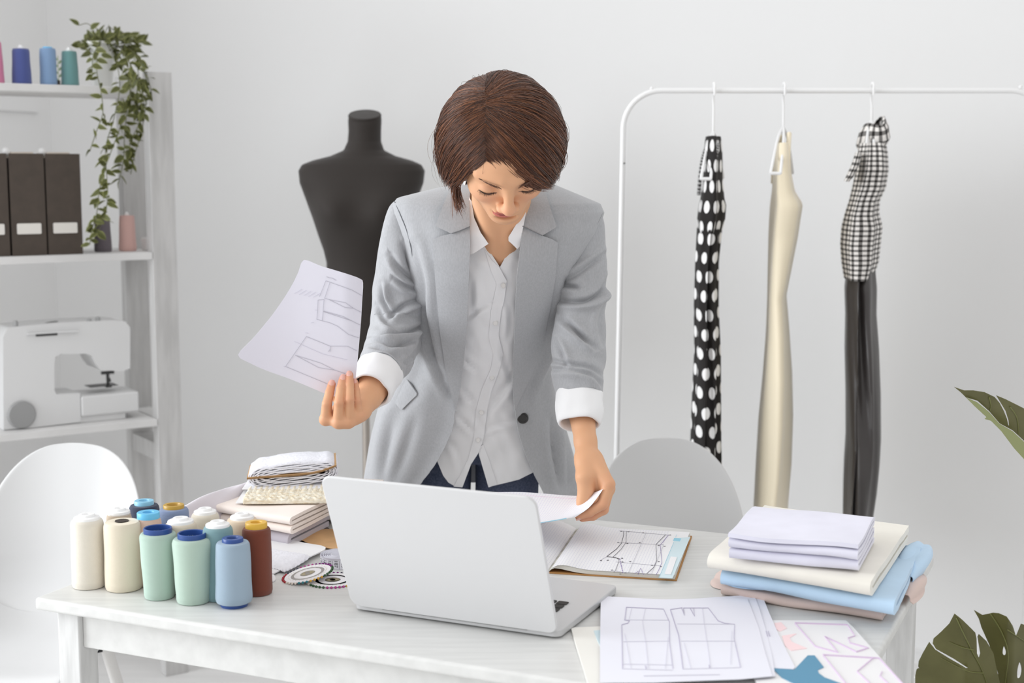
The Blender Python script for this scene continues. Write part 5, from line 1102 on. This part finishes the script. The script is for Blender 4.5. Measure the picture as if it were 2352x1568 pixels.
# thin wisps: fringe over the brow and loose tips in front of the ear
for k in range(50): add_strand(strand(RNG.uniform(0, .10), rimR, RNG.uniform(.02, .22), .2, RNG.normal(size=3)*.0012, 1, [.006, .004, .006]), .00040, tone())
for k in range(110):
    e0 = np.array([-.083, .040, -.055])+RNG.normal(size=3)*[.004, .008, .008]; P = spline([e0, e0+[.001, .002, -.026], e0+[.008+RNG.normal()*.004, .008, -.052-RNG.random()*.018]], 6); add_strand(P, .00045, tone())
for k in range(70): add_strand(strand(RNG.random(), rimR if k % 2 else rimL, RNG.random(), -.15-.5*RNG.random(), RNG.normal(size=3)*.002, 1, [.008, .008, .012]), .00025, tone())
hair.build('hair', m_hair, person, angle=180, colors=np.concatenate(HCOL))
# ------------------------------------------------------------------ blazer body
def cloth(name, c, **k): return mat(name, c, .85, var=.05, vscale=420, bump=.12, bscale=900, spec=.2, sheen=.25, dist=.0005, stretch=(1, 1, .35), **k)
m_blz = cloth('blazer_wool', (175, 176, 179)); m_seam = mat('blazer_seam', (120, 122, 126), .9); m_shirt = mat('shirt_cotton', (238, 238, 240), .8, bump=.08, bscale=700, spec=.2, dist=.0004); m_btn = mat('black_button', (34, 31, 30), .35); m_btnw = mat('shirt_button', (232, 230, 228), .3); m_cuff = mat('cuff_lining', (240, 240, 241), .75)
TK = [(424, 1050, 1266, 2.72, .042), (434, 1008, 1290, 2.715, .056), (446, 960, 1318, 2.71, .066), (458, 914, 1346, 2.705, .074), (472, 905, 1378, 2.70, .082), (492, 906, 1386, 2.70, .090), (540, 920, 1370, 2.70, .102), (600, 936, 1336, 2.71, .112), (650, 948, 1308, 2.73, .118), (720, 956, 1288, 2.77, .122), (800, 948, 1276, 2.82, .122), (880, 908, 1274, 2.87, .124), (960, 868, 1290, 2.91, .126), (1040, 848, 1314, 2.95, .128), (1120, 835, 1336, 2.98, .130), (1172, 828, 1348, 2.99, .132)]
TZ = np.array([at((a+b)/2, y, Y-d)[2] for y, a, b, Y, d in TK]); TC = np.array([at((a+b)/2, y, Y)[0] for y, a, b, Y, d in TK]); TA_ = np.array([(b-a)/2*(Y-.02)/F for y, a, b, Y, d in TK]); TY = np.array([k[3] for k in TK]); TD = np.array([k[4] for k in TK])
def tpar(z):
    zz = TZ[::-1]; return [np.interp(z, zz, A_[::-1]) for A_ in (TC, TA_, TY, TD)]
NS = 2.3
def front(px, py, off=0.):
    d = ray(px, py); Yv = np.linspace(2.45, 3.02, 150)
    def ins(Y):
        P = np.array([0, 0, CZ])[:, None]+d[:, None]*(np.atleast_1d(Y)/d[1]); cx, a_, cy, b_ = tpar(P[2]); a_ = a_-.0; return (np.abs((P[0]-cx)/a_)**NS+np.abs((P[1]-cy)/b_)**NS < 1) & (P[2] < TZ[0]+.01)
    m_ = ins(Yv); i = int(np.argmax(m_))
    if not m_[i]: return at(px, py, float(tpar(at(px, py, 2.7)[2])[2])-off-.02)
    lo, hi = (Yv[i-1] if i else Yv[0]), Yv[i]
    for _ in range(12):
        md = (lo+hi)/2
        if ins(md)[0]: hi = md
        else: lo = md
    return at(px, py, hi-off)
edgeL = np.array(spline([(1082, 415), (1079, 520), (1075, 640), (1071, 760), (1062, 860), (1047, 945), (1040, 988), (1005, 1060), (955, 1128), (922, 1175)], 8)); edgeR = np.array(spline([(1212, 415), (1202, 510), (1190, 620), (1183, 740), (1180, 880), (1181, 945), (1192, 1005), (1216, 1070), (1245, 1130), (1266, 1175)], 8))
BCR = [([(952, 560), (972, 640), (976, 720), (992, 800), (1018, 860)], 9, .006, -1), ([(975, 700), (985, 790), (1010, 860), (1034, 910)], 7, .004, 1), ([(1297, 640), (1290, 710), (1272, 800), (1250, 870)], 9, .006, 1), ([(1270, 720), (1252, 800), (1222, 880), (1206, 930)], 7, .004, -1), ([(900, 960), (890, 1030), (880, 1110)], 12, .004, 1), ([(960, 950), (930, 1040), (900, 1120)], 12, .003, 1), ([(1265, 960), (1270, 1030), (1285, 1120)], 8, .005, 1), ([(1292, 960), (1298, 1030), (1305, 1120)], 7, .004, 1)]
zs = np.concatenate([np.linspace(TZ[0], TZ[5], 22), np.linspace(TZ[5], TZ[-1], 84)[1:]]); rings = []; NT = 120
def rpt(z, th):
    cx, a_, cy, b_ = tpar(z); C_, S_ = np.cos(th), np.sin(th)
    return np.stack([cx+a_*np.sign(C_)*np.abs(C_)**(2/NS), cy+b_*np.sign(S_)*np.abs(S_)**(2/NS), np.full(np.shape(th), z)], -1)
for z in zs:
    th = np.linspace(-np.pi, 0, 500); P = rpt(z, th); X_, Y_ = proj(P); lft_ = X_-np.interp(Y_, edgeL[:, 1], edgeL[:, 0]); rgt_ = X_-np.interp(Y_, edgeR[:, 1], edgeR[:, 0])
    iL = int(np.argmax(lft_ > 0)); iR = len(th)-1-int(np.argmax((rgt_ < 0)[::-1])); tl, tr_ = th[max(iL-1, 0)], th[min(iR+1, len(th)-1)]
    tt = np.linspace(tr_, tl+2*np.pi, NT); R_ = rpt(z, tt); cx, a_, cy, b_ = tpar(z)
    nx, ny = np.cos(tt)/a_, np.sin(tt)/b_; nn = np.hypot(nx, ny); k = min(1, max(0, (TZ[0]-z)/.12)); dz_ = TZ[0]-z
    dsp = np.array([mnoise.noise(Vector((t_*3.2, z*2.2, 1.))) for t_ in tt])*.006*k+np.sin(tt*9+z*5)*.0022*max(0, (dz_-.35)/.2)
    edge = np.minimum(tt-tr_, tl+2*np.pi-tt); dsp = dsp*np.minimum(1, edge/.35)+.004*np.exp(-(edge/.05)**2)*k
    X_, Y_ = proj(R_); dsp = dsp+creases(X_, Y_, BCR)*np.clip(-ny/nn*2, 0, 1)
    R_[:, 0] += nx/nn*dsp; R_[:, 1] += ny/nn*dsp; rings.append(R_)
blazer = MB().loft(rings, closed=False, us=2, vs=2).build('blazer', m_blz, person, solid=.0022, soff=-1, angle=180)
# ------------------------------------------------------------------ sleeves with gathered folds
def sleeve(keys, name, folds, seed, m=m_blz, nseg=170, nr=240, parent=None, thick=.002, amp=1., CR=()):
    K_ = np.array([[*at(x, y, Y), r*Y/F] for x, y, Y, r in keys]); S_ = spline(K_, 30); s = np.r_[0, np.cumsum(np.linalg.norm(np.diff(S_[:, :3], axis=0), axis=1))]; u = np.linspace(0, s[-1], nr)
    P = np.stack([np.interp(u, s, S_[:, i]) for i in range(3)], 1); r_ = np.interp(u, s, S_[:, 3]); tg = np.gradient(P, axis=0); tg /= np.linalg.norm(tg, axis=1)[:, None]
    for _ in range(6): tg[1:-1] = (tg[:-2]+2*tg[1:-1]+tg[2:])/4
    tg /= np.linalg.norm(tg, axis=1)[:, None]; th = np.arange(nseg)*2*np.pi/nseg; rings = []
    for i in range(nr):
        a_ = np.array([1., 0, 0])-tg[i]*tg[i][0]; a_ /= np.linalg.norm(a_); b_ = np.cross(tg[i], a_); t = u[i]/s[-1]
        dsp = np.array([mnoise.noise(Vector((math.cos(q)*1.4+seed, math.sin(q)*1.4, u[i]*13)))*.005 for q in th])*amp*min(1, 4*t)
        for (tc, tw, fr_, sl_, ph, am, th0, thw) in folds:
            wv = np.sin(2*np.pi*(fr_*t+sl_*np.cos(th-ph))); wv = np.sign(wv)*np.abs(wv)**.8; env = math.exp(-((t-tc)/tw)**2)*np.exp(-(((th-th0+np.pi) % (2*np.pi)-np.pi)/thw)**2)
            dsp = dsp+am*env*wv*amp
        R_ = (r_[i]+dsp)[:, None]; rings.append(P[i]+R_*(np.cos(th)[:, None]*a_+np.sin(th)[:, None]*b_))
    rings = np.array(rings)
    if len(CR):
        nv = rings-P[:, None]; nv /= np.linalg.norm(nv, axis=2)[:, :, None]; vd = rings-np.array([0, 0, CZ]); fc = np.clip(-(nv*vd).sum(2)/np.linalg.norm(vd, axis=2)*2.2+.15, 0, 1)
        X_, Y_ = proj(rings); rings = rings+nv*(creases(X_, Y_, CR)*fc)[:, :, None]
    return MB().loft(rings, us=1, vs=2).build(name, m, parent or blazer, solid=thick, soff=-1, angle=180)
RK = [(930, 462, 2.70, 14), (922, 482, 2.70, 29), (919, 515, 2.70, 38), (917, 560, 2.70, 44), (913, 620, 2.71, 49), (911, 680, 2.725, 54), (911, 735, 2.725, 60), (903, 785, 2.69, 62), (886, 826, 2.62, 56), (872, 858, 2.57, 50)]
sleeve(RK, 'sleeve', [(.25, .08, 6, .4, 2.6, .004, -.8, .9), (.55, .16, 7, .45, 2.6, .0060, -1.2, 1.5), (.84, .10, 9, .35, 2.2, .0075, -1.4, 1.7), (.66, .12, 5, .5, .6, .005, -.6, 1.1), (.40, .12, 5, .5, 2.4, .004, -.9, 1.0)], 1, amp=1.0, CR=[([(898, 585), (912, 610), (935, 633), (965, 650)], 7, .0055, 1), ([(906, 636), (935, 656), (963, 664)], 6, .005, 1), ([(873, 650), (880, 690), (901, 722)], 6, .0045, -1), ([(893, 732), (925, 705), (970, 684)], 7, .0055, 1),
  ([(838, 771), (882, 771), (935, 764), (977, 746)], 6, .0075, 1), ([(832, 786), (873, 787), (905, 797), (952, 782)], 6, .006, 1), ([(846, 796), (892, 809), (920, 828)], 6, .005, 1), ([(966, 786), (950, 817), (925, 838)], 6, .005, -1), ([(925, 560), (936, 590), (946, 625)], 6, .004, -1), ([(868, 700), (890, 745), (930, 760)], 6, .0035, 1)])
LK = [(1366, 470, 2.70, 12), (1356, 488, 2.70, 29), (1350, 520, 2.70, 41), (1346, 570, 2.70, 48), (1343, 630, 2.695, 53), (1340, 680, 2.69, 55), (1334, 740, 2.68, 58), (1327, 800, 2.665, 62), (1326, 855, 2.645, 60), (1330, 910, 2.62, 52)]
sleeve(LK, 'sleeve', [(.46, .07, 6, .35, .5, .0065, -1.5, 1.4), (.82, .14, 5, .55, .8, .0062, -1.5, 1.5), (.62, .12, 4, .6, 2.4, .0035, -1.2, 1.3)], 5, amp=1.0, CR=[([(1286, 690), (1320, 694), (1353, 690), (1382, 671), (1397, 642)], 7, .0085, 1), ([(1292, 655), (1310, 657), (1328, 660)], 6, .006, 1), ([(1292, 648), (1337, 620), (1388, 584)], 7, .0045, -1), ([(1270, 846), (1319, 850), (1362, 863), (1386, 888)], 7, .006, 1),
  ([(1260, 826), (1302, 835), (1354, 844), (1387, 866)], 6, .0055, 1), ([(1290, 728), (1315, 755), (1345, 782)], 7, .005, 1), ([(1306, 742), (1335, 772), (1368, 800)], 6, .0045, 1), ([(1275, 780), (1290, 810), (1300, 840)], 6, .004, -1), ([(1388, 700), (1376, 740), (1384, 790)], 7, .003, 1)])
def cuff(a, b, ra, rb, seed, par=None):
    A_, B_ = at(*a), at(*b); n = 22; keys = []; P = [A_+(B_-A_)*t for t in np.linspace(0, 1, n)]; ax = (B_-A_)/np.linalg.norm(B_-A_); x_ = np.array([1., 0, 0])-ax*ax[0]; x_ /= np.linalg.norm(x_); y_ = np.cross(ax, x_); th = np.arange(80)*2*np.pi/80; rings = []
    rr = lambda t: (ra+(rb-ra)*t)*a[2]/F
    prof = [(t, rr(t)+.0025*math.sin(math.pi*t)**.5) for t in np.linspace(0, 1, 14)]+[(1.03, rr(1)-.002), (1.02, rr(1)-.005), (.9, rr(1)-.006), (.4, rr(.4)-.008)]
    for t, r_ in prof:
        w_ = np.array([mnoise.noise(Vector((math.cos(q)*1.6+seed, math.sin(q)*1.6, t*2)))*.0035 for q in th]); rings.append(A_+(B_-A_)*t+(r_+w_)[:, None]*(np.cos(th)[:, None]*x_+np.sin(th)[:, None]*y_))
    return MB().loft(rings).build('cuff', m_cuff, blazer, angle=180)
cuff((874, 850, 2.578), (849, 897, 2.522), 53, 49, 2); cuff((1330, 902, 2.625), (1331, 972, 2.592), 55, 50, 6)
# ------------------------------------------------------------------ collar and lapels
def lapel(poly, name, off, edge_lift=.004, sp=9, th=.003, m=m_blz, parent=None, nz=.0):
    return sheet(name, poly, lambda x, y: front(x, y, off+nz*mnoise.noise(Vector((x*.02, y*.012, off*99)))), m, parent or blazer, sp=sp, th=th, soff=-1)
lapel([(1079, 520), (1037, 536), (1012, 542), (994, 550), (994, 560), (1000, 650), (1010, 760), (1022, 840), (1036, 905), (1047, 947), (1058, 890), (1066, 820), (1073, 740), (1077, 640), (1080, 560)], 'lapel', .014)
lapel([(1200, 519), (1245, 541), (1268, 549), (1281, 557), (1281, 566), (1276, 640), (1262, 720), (1244, 800), (1222, 860), (1200, 905), (1182, 945), (1178, 880), (1182, 760), (1187, 640), (1196, 560)], 'lapel', .014)
lapel([(1079, 430), (1040, 428), (1030, 440), (1014, 480), (1001, 516), (1004, 521), (1037, 536), (1079, 520), (1079, 480)], 'collar', .017)
lapel([(1212, 430), (1250, 436), (1258, 455), (1268, 490), (1279, 518), (1276, 523), (1245, 541), (1200, 519), (1208, 470)], 'collar', .017)
# back of the collar round the neck
th = np.linspace(-.35, math.pi+.35, 50); q0 = at(1146, 432, 2.715); rings = []
for dz, ex in ((-.012, .000), (.012, .0), (.030, -.004), (.032, .004), (.012, .014), (-.016, .022)): rings.append(np.stack([q0[0]+(.072+ex)*np.cos(th), q0[1]+.01+(.062+ex)*np.sin(th), q0[2]+dz+0*th], 1))
MB().loft(rings, closed=False).build('collar_stand', m_blz, blazer, solid=.002, angle=180)
def seam(pts, off=.0015, w=.0008): MB().tube(np.array([front(x, y, off) for x, y in spline(pts, 8)]), w, 5).build('seam', m_seam, blazer, angle=180)
seam([(912, 462), (940, 452), (985, 440), (1030, 432)], .002); seam([(1378, 480), (1340, 462), (1300, 450), (1270, 440)], .002)
seam([(906, 462), (918, 490), (934, 530), (944, 570), (952, 625)], .004, .0009); seam([(1383, 490), (1368, 522), (1345, 570), (1322, 612), (1304, 640)], .004, .0009)
seam([(1037, 536), (1058, 529), (1079, 520)], .0185); seam([(1245, 541), (1222, 530), (1200, 519)], .0185)
lapel([(928, 867), (935, 872), (957, 903), (956, 908), (938, 925), (923, 940), (919, 940), (908, 926), (899, 912)], 'pocket_flap', .006, th=.003); lapel([(1263, 934), (1272, 942), (1280, 955), (1280, 975), (1272, 968), (1265, 952)], 'pocket_flap', .005, th=.002)
def button(px, py, off, r_, m, par, holes=True):
    p = front(px, py, off); nrm = np.array([0, -1, .15]); nrm /= np.linalg.norm(nrm); x_ = np.array([1., 0, 0]); y_ = np.cross(nrm, x_)
    o_ = MB().lathe([(0, 0), (r_, 0), (r_, .0015), (r_*.9, .0026), (r_*.72, .0024), (r_*.66, .0017), (0, .0017)], p, 32, ax=(x_, y_, nrm)).build('button', m, par)
button(1201, 960, .008, .0112, m_btn, blazer)
# ------------------------------------------------------------------ shirt
SCR = [([(1060, 824), (1080, 838), (1100, 853)], 6, .004, 1), ([(1058, 890), (1072, 906), (1088, 924)], 6, .004, 1), ([(1046, 950), (1066, 970), (1088, 992)], 6, .004, 1), ([(1119, 944), (1150, 905), (1182, 860)], 8, .004, 1), ([(1076, 728), (1100, 708), (1128, 692)], 7, .004, 1), ([(1165, 690), (1172, 730), (1168, 780)], 6, .004, 1), ([(1110, 985), (1140, 975), (1180, 968)], 6, .003, 1), ([(1085, 640), (1082, 690), (1090, 730)], 7, .003, -1), ([(1150, 800), (1165, 850), (1178, 880)], 6, .003, 1), ([(1030, 1010), (1050, 1040), (1060, 1075)], 7, .003, 1)]
def sl(x, y, o=-.020): return front(x, y, o+float(creases(np.array(x), np.array(y), SCR))+.0035*mnoise.noise(Vector((x*.030+y*.012, y*.018-x*.01, 2.)))+.0035*mnoise.noise(Vector((x*.05-y*.02, y*.03, 7.))))
lo_ = [(1040, 470), (1084, 470), (1090, 500), (1108, 545), (1128, 582), (1147, 612), (1158, 640), (1150, 700), (1136, 760), (1136, 820), (1120, 880), (1104, 945), (1094, 1006), (1080, 1060), (1062, 1118), (1044, 1116), (1030, 1108), (1018, 1092), (1003, 1056), (965, 1040), (1000, 900), (1020, 700), (1028, 560)]
shirt = sheet('shirt', lo_, sl, m_shirt, person, sp=6.5, th=.001)
ro_ = [(1250, 470), (1202, 480), (1192, 512), (1180, 545), (1166, 580), (1148, 614), (1140, 640), (1140, 700), (1128, 760), (1130, 820), (1112, 880), (1098, 945), (1096, 1000), (1100, 1042), (1110, 1076), (1122, 1118), (1160, 1109), (1192, 1101), (1228, 1083), (1280, 1070), (1262, 900), (1250, 700)]
sheet('front_panel', ro_, lambda x, y: sl(x, y, -.0225), m_shirt, shirt, sp=6.5, th=.001)
pk = [(1113, 572), (1128, 596), (1147, 614), (1164, 645), (1158, 690), (1151, 715), (1145, 770), (1156, 815), (1146, 852), (1128, 900), (1119, 943), (1111, 1006), (1099, 1040), (1082, 1066), (1062, 1119), (1042, 1117), (1060, 1085), (1076, 1052), (1088, 1006), (1093, 943), (1106, 895), (1128, 845), (1133, 815), (1122, 775), (1128, 713), (1141, 652), (1128, 622)]
sheet('placket', pk, lambda x, y: sl(x, y, -.0184), m_shirt, shirt, sp=7, th=.0005)
sheet('placket', [(1100, 1028), (1110, 1020), (1124, 1058), (1142, 1112), (1122, 1119), (1110, 1078), (1100, 1044)], lambda x, y: sl(x, y, -.0205), m_shirt, shirt, sp=6, th=.001)
for a_, b_ in ((1156, 656), (1138, 742), (1130, 867), (1106, 947), (1098, 1010)): button(a_, b_, -.0168, .0048, m_btnw, shirt)
def sc_(x, y): return front(x, y, .004+.014*max(0, (560-y)/110))
sheet('collar', [(1077, 452), (1083, 462), (1089, 500), (1104, 534), (1122, 560), (1112, 566), (1088, 582), (1080, 584), (1079, 540), (1077, 500)], sc_, m_shirt, shirt, sp=7, th=.0016)
sheet('collar', [(1209, 468), (1200, 490), (1184, 518), (1168, 545), (1168, 553), (1178, 562), (1188, 572), (1194, 566), (1200, 530), (1208, 490)], lambda x, y: front(x, y, .006+.034*max(0, (560-y)/110)), m_shirt, shirt, sp=7, th=.0016)
q0 = at(1146, 452, 2.69); rings = []
for dz, ex in ((-.02, .004), (.012, 0), (.030, -.002), (.030, .003), (.004, .010)): rings.append(np.stack([q0[0]+(.062+ex)*np.cos(th), q0[1]+.012+(.056+ex)*np.sin(th), q0[2]+dz+0*th], 1))
MB().loft(rings, closed=False).build('collar_stand', m_shirt, shirt, solid=.0015, angle=180)
# shirt back and sides, inside the blazer
rings = []
for z in np.linspace(TZ[4], TZ[14], 40):
    tt = np.linspace(-.75, math.pi+.75, 60); R_ = rpt(z, tt); cx, a_, cy, b_ = tpar(z); R_[:, 0] = cx+(R_[:, 0]-cx)*.93; R_[:, 1] = cy+(R_[:, 1]-cy)*.84; rings.append(R_)
MB().loft(rings, closed=False).build('back_panel', m_shirt, shirt, solid=.001, angle=180)
# ------------------------------------------------------------------ jeans and shoes
m_jean = mat('denim', (94, 101, 124), .85, c2=(74, 82, 104), vscale=260, bump=.15, bscale=800, spec=.2, dist=.0006); m_shoe = mat('shoe_leather', (226, 224, 220), .4)
jf = Field([-.46, 2.66, .05], [.36, 3.25, 1.02], .0062)
jf.ell(at(1090, 985, 2.96), (.150, .100, .070), .02).ell(at(1095, 965, 2.95), (.14, .085, .08), .03)
for x0 in (1010, 1166):
    hp = at(x0, 1075, 2.985); hp = hp+UP*.04; jf.chain([hp, np.array([hp[0]-.004, 3.0, .62]), np.array([hp[0], 3.01, .46]), np.array([hp[0]-.005, 3.04, .11])], [.0685, .0665, .056, .046], .003)
V, Q_ = jf.mesh(); MB().add(V, Q_).build('jeans', m_jean, person, angle=180)
for x0 in (1012, 1164):
    hp = at(x0, 1075, 2.985); sf_ = Field([hp[0]-.08, 2.78, -.01], [hp[0]+.08, 3.16, .16], .005); a_ = np.array([hp[0]-.005, 3.05, .06]); sf_.cone(a_, a_+[0, -.15, -.022], .040, .036, .03).cone(a_+[0, .02, -.02], a_+[0, .03, .05], .04, .038, .02)
    V, Q_ = sf_.mesh(); V[:, 2] = np.maximum(V[:, 2], 0); MB().add(V, Q_).build('shoe', m_shoe, person, angle=180)
# ================================================================== THE DRAWING SHE HOLDS UP
D_ = lambda L_: [(530+x/3.7325, 580+y/3.7325) for x, y in L_]
def dy(x, y):
    s_ = (x-700)/150.; r = max(0, (x-790)/45.); return 2.462-.05*(870-y)/270.+.035*max(0, (700-x)/150.)**2*-.6+.020*r**2*max(0, min(1, (880-y)/160.))
dp_ = spline([(698, 597), (735, 610), (775, 622), (810, 633), (827, 640), (834, 649), (832, 690), (829, 740), (824, 800), (819, 850), (816, 880), (813, 905), (796, 915), (760, 908), (740, 901), (700, 884), (660, 868), (610, 850), (575, 834), (547, 815), (580, 778), (620, 730), (650, 688), (672, 652), (685, 625)], 3, True).tolist()
dl = [(D_(l), .9, 1) for l in ([(815, 240), (1040, 320), (1120, 365)], [(815, 240), (762, 375)], [(850, 255), (805, 390)], [(805, 390), (845, 402), (980, 470), (1050, 475), (1118, 510)], [(845, 402), (985, 428), (1050, 475)], [(800, 400), (792, 500), (785, 580)], [(748, 405), (745, 500), (738, 572)], [(748, 405), (800, 400)], [(738, 572), (850, 600), (920, 632), (1010, 700), (1100, 730)], [(795, 500), (960, 545), (1110, 620)], [(795, 505), (950, 555), (1040, 585)],
      [(648, 718), (850, 800), (1000, 800), (1080, 840)], [(648, 718), (470, 975)], [(470, 975), (830, 1125)], [(553, 878), (770, 945), (890, 1005), (980, 1035)], [(553, 878), (755, 985), (890, 1005)], [(855, 800), (850, 850)], [(835, 848), (855, 825)], [(820, 205), (845, 215), (870, 218), (905, 238)])]
dl += [(D_([(545+k*40, 350+k*8), (610+k*40, 312+k*8)]), .8, 2) for k in range(5)]+[(D_([(690, 600), (712, 596)]), 1, 2), (D_([(640, 686), (665, 690)]), 1, 2), (D_([(455, 972), (465, 980)]), 1.2, 2), (D_([(725, 490), (740, 492)]), 1, 2), (D_([(545, 760), (790, 868), (1000, 918)]), .6, 2)]
o = sheet('drawing_sheet', dp_, lambda x, y: at(x, y, dy(x, y)), [mat('sheet_paper', (233, 231, 242), .8), mat('soft_pencil', (196, 194, 204), .8), m_gl2], sp=9, th=.0003, lines=dl, off=.0004, loc=at(700, 760, 2.45)); tag(o, 'white sheet with a pencilled bodice and sleeve pattern, held up in her hand', 'paper')
# ================================================================== LIGHT AND LENS
w = bpy.data.worlds.new('daylight'); SC.world = w; w.use_nodes = True
bg = w.node_tree.nodes['Background']; bg.inputs[0].default_value = (1, .998, .993, 1)
tcw = w.node_tree.nodes.new('ShaderNodeTexCoord'); sxw = w.node_tree.nodes.new('ShaderNodeSeparateXYZ'); w.node_tree.links.new(tcw.outputs['Generated'], sxw.inputs[0])
rmw = w.node_tree.nodes.new('ShaderNodeMapRange'); rmw.inputs[1].default_value = -.2; rmw.inputs[2].default_value = 1.; rmw.inputs[3].default_value = .62; rmw.inputs[4].default_value = 1.06
w.node_tree.links.new(sxw.outputs[2], rmw.inputs[0]); w.node_tree.links.new(rmw.outputs[0], bg.inputs[1])
def area(name, loc, target, sx, sy, power, col=(1, 1, 1)):
    l = bpy.data.lights.new(name, 'AREA'); l.shape = 'RECTANGLE'; l.size = sx; l.size_y = sy; l.energy = power; l.color = col
    o = bpy.data.objects.new(name, l); COL.objects.link(o); o.location = loc
    o.rotation_euler = (Vector(target)-Vector(loc)).to_track_quat('-Z', 'Y').to_euler(); return o
lw0 = wc-wD*3.7-wL*1.3
area('window_daylight', (lw0[0], lw0[1], 1.75), (lw0[0]+1, lw0[1]+.05, 1.42), 3.0, 2.4, 165, (.93, .965, 1))
cam = bpy.data.cameras.new('camera'); cam.lens = 50; cam.sensor_width = 36; cam.clip_start = .05
co = bpy.data.objects.new('camera', cam); COL.objects.link(co); co.location = (0, 0, CZ); co.rotation_euler = (math.pi/2-PITCH, 0, 0)
cam.dof.use_dof = True; cam.dof.focus_distance = 2.5; cam.dof.aperture_fstop = 4.0
SC.camera = co
SC.view_settings.view_transform = 'Standard'; SC.view_settings.look = 'None'; SC.view_settings.gamma = 1; SC.view_settings.use_curve_mapping = False
SC.view_settings.exposure = 0.15
